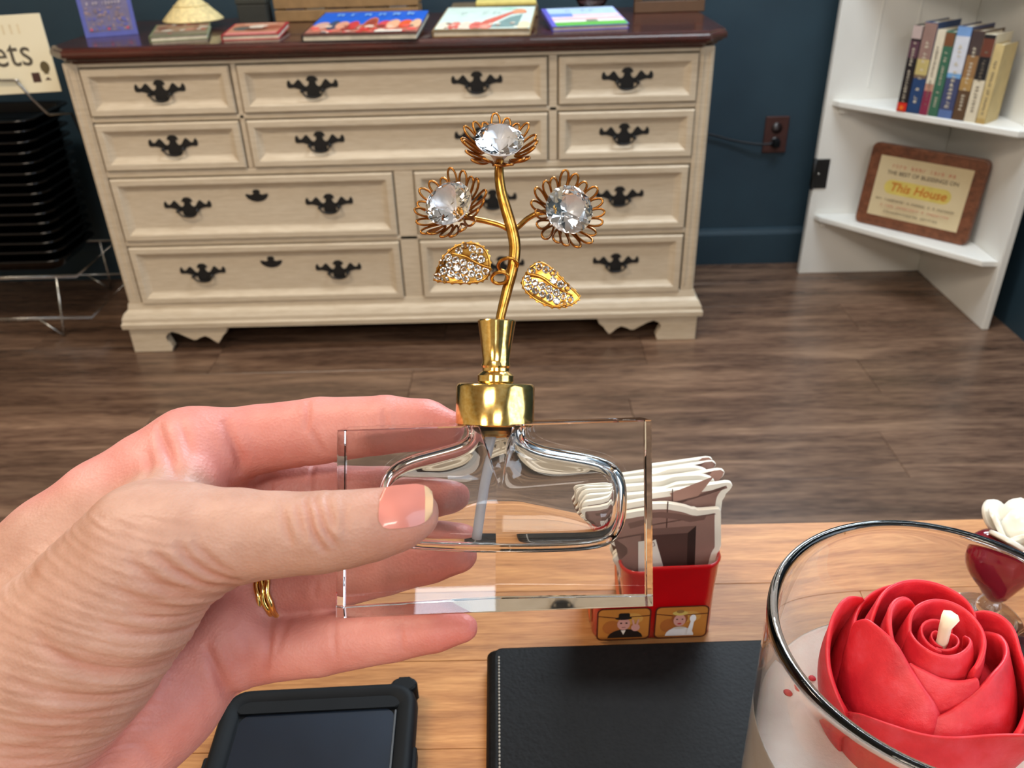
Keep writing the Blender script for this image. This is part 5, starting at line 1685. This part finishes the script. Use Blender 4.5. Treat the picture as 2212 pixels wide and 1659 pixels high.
V, F = refine(relax(V, F, 5), F)
hm = bpy.data.meshes.new('hand_skin')
hm.vertices.add(len(V))
hm.vertices.foreach_set('co', V.astype(np.float32).ravel())
hm.loops.add(len(F) * 4)
hm.loops.foreach_set('vertex_index', F.astype(np.int32).ravel())
hm.polygons.add(len(F))
hm.polygons.foreach_set('loop_start', np.arange(0, len(F) * 4, 4, dtype=np.int32))
hm.update(calc_edges=True)
nv_ = len(hm.vertices)
co = np.empty(nv_ * 3, np.float32)
hm.vertices.foreach_get('co', co)
co = co.reshape(-1, 3).astype(np.float64)
nr = np.empty(nv_ * 3, np.float32)
hm.vertices.foreach_get('normal', nr)
nr = nr.reshape(-1, 3)


def seg_dist(P, pl):
    best = np.full(len(P), 1e9)
    tt = np.zeros(len(P))
    m = len(pl) - 1
    for i in range(m):
        A, B = np.array(pl[i]), np.array(pl[i + 1])
        ba = B - A
        t = np.clip(((P - A) @ ba) / (ba @ ba), 0, 1)
        q = np.linalg.norm(P - A - t[:, None] * ba, axis=1)
        k = q < best
        best[k] = q[k]
        tt[k] = (i + t[k]) / m
    return best, tt


disp = np.zeros(nv_)
crease_mask = np.zeros(nv_)
for pl, wd_, am in CREASES:
    # creases run over the visible side: compare in the skin's tangent directions, loosely in depth
    p2 = [tuple(p) for p in spline([q for q in pl], 4)]
    P2 = co.copy()
    zmid = np.mean([q[2] for q in p2])
    near = np.abs(co[:, 2] - zmid) < 15
    idx = np.nonzero(near & (nr[:, 2] > -0.1))[0]
    A3 = co[idx].copy()
    A3[:, 2] = 0
    q, tt = seg_dist(A3, [(a, b, 0) for a, b, c_ in p2])
    fade = np.sin(np.clip(tt, 0.0, 1.0) * PI) ** 0.5
    g_ = np.exp(-(q / wd_) ** 2) * fade
    ridge = np.exp(-((q - 2.2 * wd_) / (1.3 * wd_)) ** 2) * fade
    disp[idx] += -am * g_ + 0.28 * am * ridge
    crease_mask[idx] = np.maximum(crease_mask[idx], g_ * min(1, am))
Pt = co.T.astype(np.float32)
dd, dth, dfs, dpalm = hand_field(Pt)
dfing = np.minimum.reduce(dfs)
# fine skin folds on thumb ball: ripples running with the creases
lowz = 1 / (1 + np.exp((cone_sdf(Pt, THENAR) - 6.0) / 2.0))
rip = np.sin(co[:, 0] * 0.55 + co[:, 1] * 2.1 + 1.6 * np.sin(co[:, 0] * 0.13) + 1.1 * np.sin(co[:, 1] * 0.31)) * 0.10 + np.sin(co[:, 0] * 1.1 + co[:, 1] * 3.4 + 2.0 * np.sin(co[:, 0] * 0.21)) * 0.05
disp += rip * lowz * (co[:, 1] < 5)
co2 = co + nr * disp[:, None]
hm.vertices.foreach_set('co', (np.c_[co2, np.ones(nv_)] @ np.array(HELD).T)[:, :3].astype(np.float32).ravel())
# natural skin tone: pink palm side and fingertips, tan back of the thumb, freckles
pink = 1 / (1 + np.exp((dfing - dth + 2.0) / 3.0))
for ch in (META2, META3):
    pink = np.maximum(pink, 0.38 / (1 + np.exp((cone_sdf(Pt, ch) - dth + 8) / 3.0)))
tips = np.zeros(nv_)
for c_ in (INDEX, MIDDLE, RING, PINKY):
    tips = np.maximum(tips, np.exp(-(np.linalg.norm(co - np.array(c_[-1][:3]), axis=1) / 14) ** 2))
    tips = np.maximum(tips, 0.5 * np.exp(-(np.linalg.norm(co - np.array(c_[1][:3]), axis=1) / 14) ** 2))
tips = np.maximum(tips, 0.7 * np.exp(-(np.linalg.norm(co - np.array(THUMB[-1][:3]), axis=1) / 12) ** 2))
spots = np.zeros(nv_)
for i, p in enumerate(SPOTS):
    q = np.linalg.norm((co - np.array(p)) * np.array((1, 1, 0.25)), axis=1)
    spots = np.maximum(spots, np.exp(-(q / (1.1 + 0.7 * (i % 3))) ** 2))
for nm, arr in (('pink', pink), ('tip', tips), ('spot', spots), ('fold', crease_mask)):
    at_ = hm.attributes.new(nm, 'FLOAT', 'POINT')
    at_.data.foreach_set('value', arr.astype(np.float32))
shade(hm)


def skin_mat():
    g = G('skin')
    A = lambda n_: g.n('ShaderNodeAttribute', attribute_name=n_).outputs['Fac']
    n1 = g.noise(g.coords(), 60, 5, 0.6)
    n2 = g.noise(g.coords(), 240, 4, 0.6)
    tan = g.ramp(n1, [(0.3, rgb(172, 130, 112)), (0.7, rgb(194, 154, 137))])
    pk = g.ramp(n1, [(0.3, rgb(194, 122, 112)), (0.7, rgb(208, 144, 134))])
    c = g.mix(A('pink'), tan, pk)
    tf = g.n('ShaderNodeMath', {0: A('tip'), 1: 0.42}, operation='MULTIPLY')
    c = g.mix(tf.outputs[0], c, rgb(196, 88, 78))
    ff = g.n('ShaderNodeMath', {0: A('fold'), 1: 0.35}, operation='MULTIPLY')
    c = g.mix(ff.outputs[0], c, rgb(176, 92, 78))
    sf = g.n('ShaderNodeMath', {0: A('spot'), 1: 0.4}, operation='MULTIPLY')
    c = g.mix(sf.outputs[0], c, rgb(158, 100, 70))
    g.set(Base_Color=c, Roughness=0.5, Subsurface_Weight=0.18, Subsurface_Scale=0.003, Specular_IOR_Level=0.4)
    g.p.inputs['Subsurface Radius'].default_value = (1.0, 0.35, 0.2)
    v = g.n('ShaderNodeTexVoronoi', {'Vector': g.coords((1, 1, 1)), 'Scale': 1100.0}, feature='F1')
    h = g.n('ShaderNodeMath', {0: v.outputs['Distance'], 1: n2}, operation='ADD')
    return g.bump(h.outputs[0], 0.18, 0.0006).m


hd_ = thing('person_hand', 'bare left hand with a gold ring holding the glass perfume bottle', 'hand', hv((WR[0], WR[1], WR[2])))
hm.name = 'hand_skin'
obj('hand_skin', hm, hd_, skin_mat())

# thumb nail: a curved plate laid on the skin
na, nb_, nt_, nbm = [np.array(p) for p in NAIL]
nx_ = (nb_ - na)
ln = np.linalg.norm(nx_[:2])
ux = nx_[:2] / ln
uy = np.array((-ux[1], ux[0]))
cen = (na[:2] + nb_[:2]) / 2
hw_ = abs((nt_[:2] - nbm[:2]) @ uy) / 2


def drop(x, y_):
    """Front skin height over (x, y) in the bottle frame."""
    z = np.linspace(60, 5, 221).astype(np.float32)
    Pq = np.stack([np.full_like(z, x), np.full_like(z, y_), z])
    d = hand_field(Pq)[0]
    k = np.argmax(d < 0)
    return float(z[k]) if d.min() < 0 else None


NU, NVv = 14, 12
top, bot, ok = [], [], True
mid = (nt_[:2] + nbm[:2]) / 2
grid = []
for i in range(NU + 1):
    s_ = i / NU
    rowp = []
    for j in range(NVv + 1):
        t_ = -1 + 2 * j / NVv
        # rounded cuticle, gently squared free edge
        x_ = -ln / 2 + ln * s_
        lim = 1.0
        if s_ < 0.25:
            lim = math.sqrt(max(0.0, 1 - ((0.25 - s_) / 0.25) ** 2)) * 0.45 + 0.55
        if s_ > 0.62:
            lim = 0.30 + 0.70 * math.sqrt(max(0.0, 1 - ((s_ - 0.62) / 0.40) ** 2))
        p = cen * 0.35 + mid * 0.65 + ux * (x_ + 0.6 * (1 - t_ * t_) * (s_ > 0.5) * (s_ - 0.5)) + uy * (t_ * hw_ * lim)
        rowp.append(p)
    grid.append(rowp)
zz_ = np.full((NU + 1, NVv + 1), np.nan)
for i in range(NU + 1):
    for j in range(NVv + 1):
        z = drop(*grid[i][j])
        if z is not None:
            zz_[i, j] = z
# where the free edge runs past the skin, carry the plate on
zc2 = zz_.copy()
for j in range(NVv + 1):
    last = None
    for i in range(NU + 1):
        if not np.isnan(zz_[i, j]) and (last is None or zz_[i, j] > last[1] - 0.9):
            last = (i, zz_[i, j])
            zc2[i, j] = zz_[i, j]
        else:
            zc2[i, j] = (last[1] - 0.28 * (i - last[0])) if last else np.nanmean(zz_)
for _ in range(3):
    zs = zc2.copy()
    zs[1:-1] = (zc2[:-2] + 2 * zc2[1:-1] + zc2[2:]) / 4
    zs[:, 1:-1] = (zs[:, :-2] + 2 * zs[:, 1:-1] + zs[:, 2:]) / 4
    zc2 = zs


def nail_piece(name, i0, i1, mat, off):
    rings = []
    for i in range(i0, i1 + 1):
        tp = [(grid[i][j][0], grid[i][j][1], zc2[i, j] + off) for j in range(NVv + 1)]
        bt_ = [(grid[i][j][0], grid[i][j][1], zc2[i, j] + off - 0.7) for j in range(NVv, -1, -1)]
        rings.append(tp + bt_)
    v, f = loft(rings)
    o = held_obj(name, v, f, mat, hd_, True)
    autosmooth(o, 50)
    return o


nail_piece('thumb_nail', 0, NU - 2, plain('pink_nail', rgb(206, 128, 114), 0.34, 0, 0.05, 120, 0, Coat_Weight=0.4), 0.32)
nail_piece('nail_free_edge', NU - 2, NU, plain('pale_nail_edge', rgb(208, 172, 134), 0.45), 0.34)

# gold ring of three thin bands on the ring finger
rg = thing('finger_ring', 'gold ring of three thin twisted bands on the ring finger', 'ring', hv(RING[1][:3]))
c0, c1 = Vector(RING[1][:3]), Vector(RING[2][:3])
axv = (c1 - c0).normalized()
q_ = axv.to_track_quat('Z', 'Y').to_matrix()
for k in range(3):
    cc = c0 + axv * (2.6 + 1.75 * k)
    pts = [cc + q_ @ Vector((10.7 * math.cos(a), 10.7 * math.sin(a), 0.22 * math.sin(9 * a + 2 * k))) for a in np.linspace(0, 2 * PI, 72, endpoint=False)]
    v, f = tube_data([tuple(p) for p in pts], 0.9, 8, True)
    held_obj('ring_band', v, f, 'brass', rg)
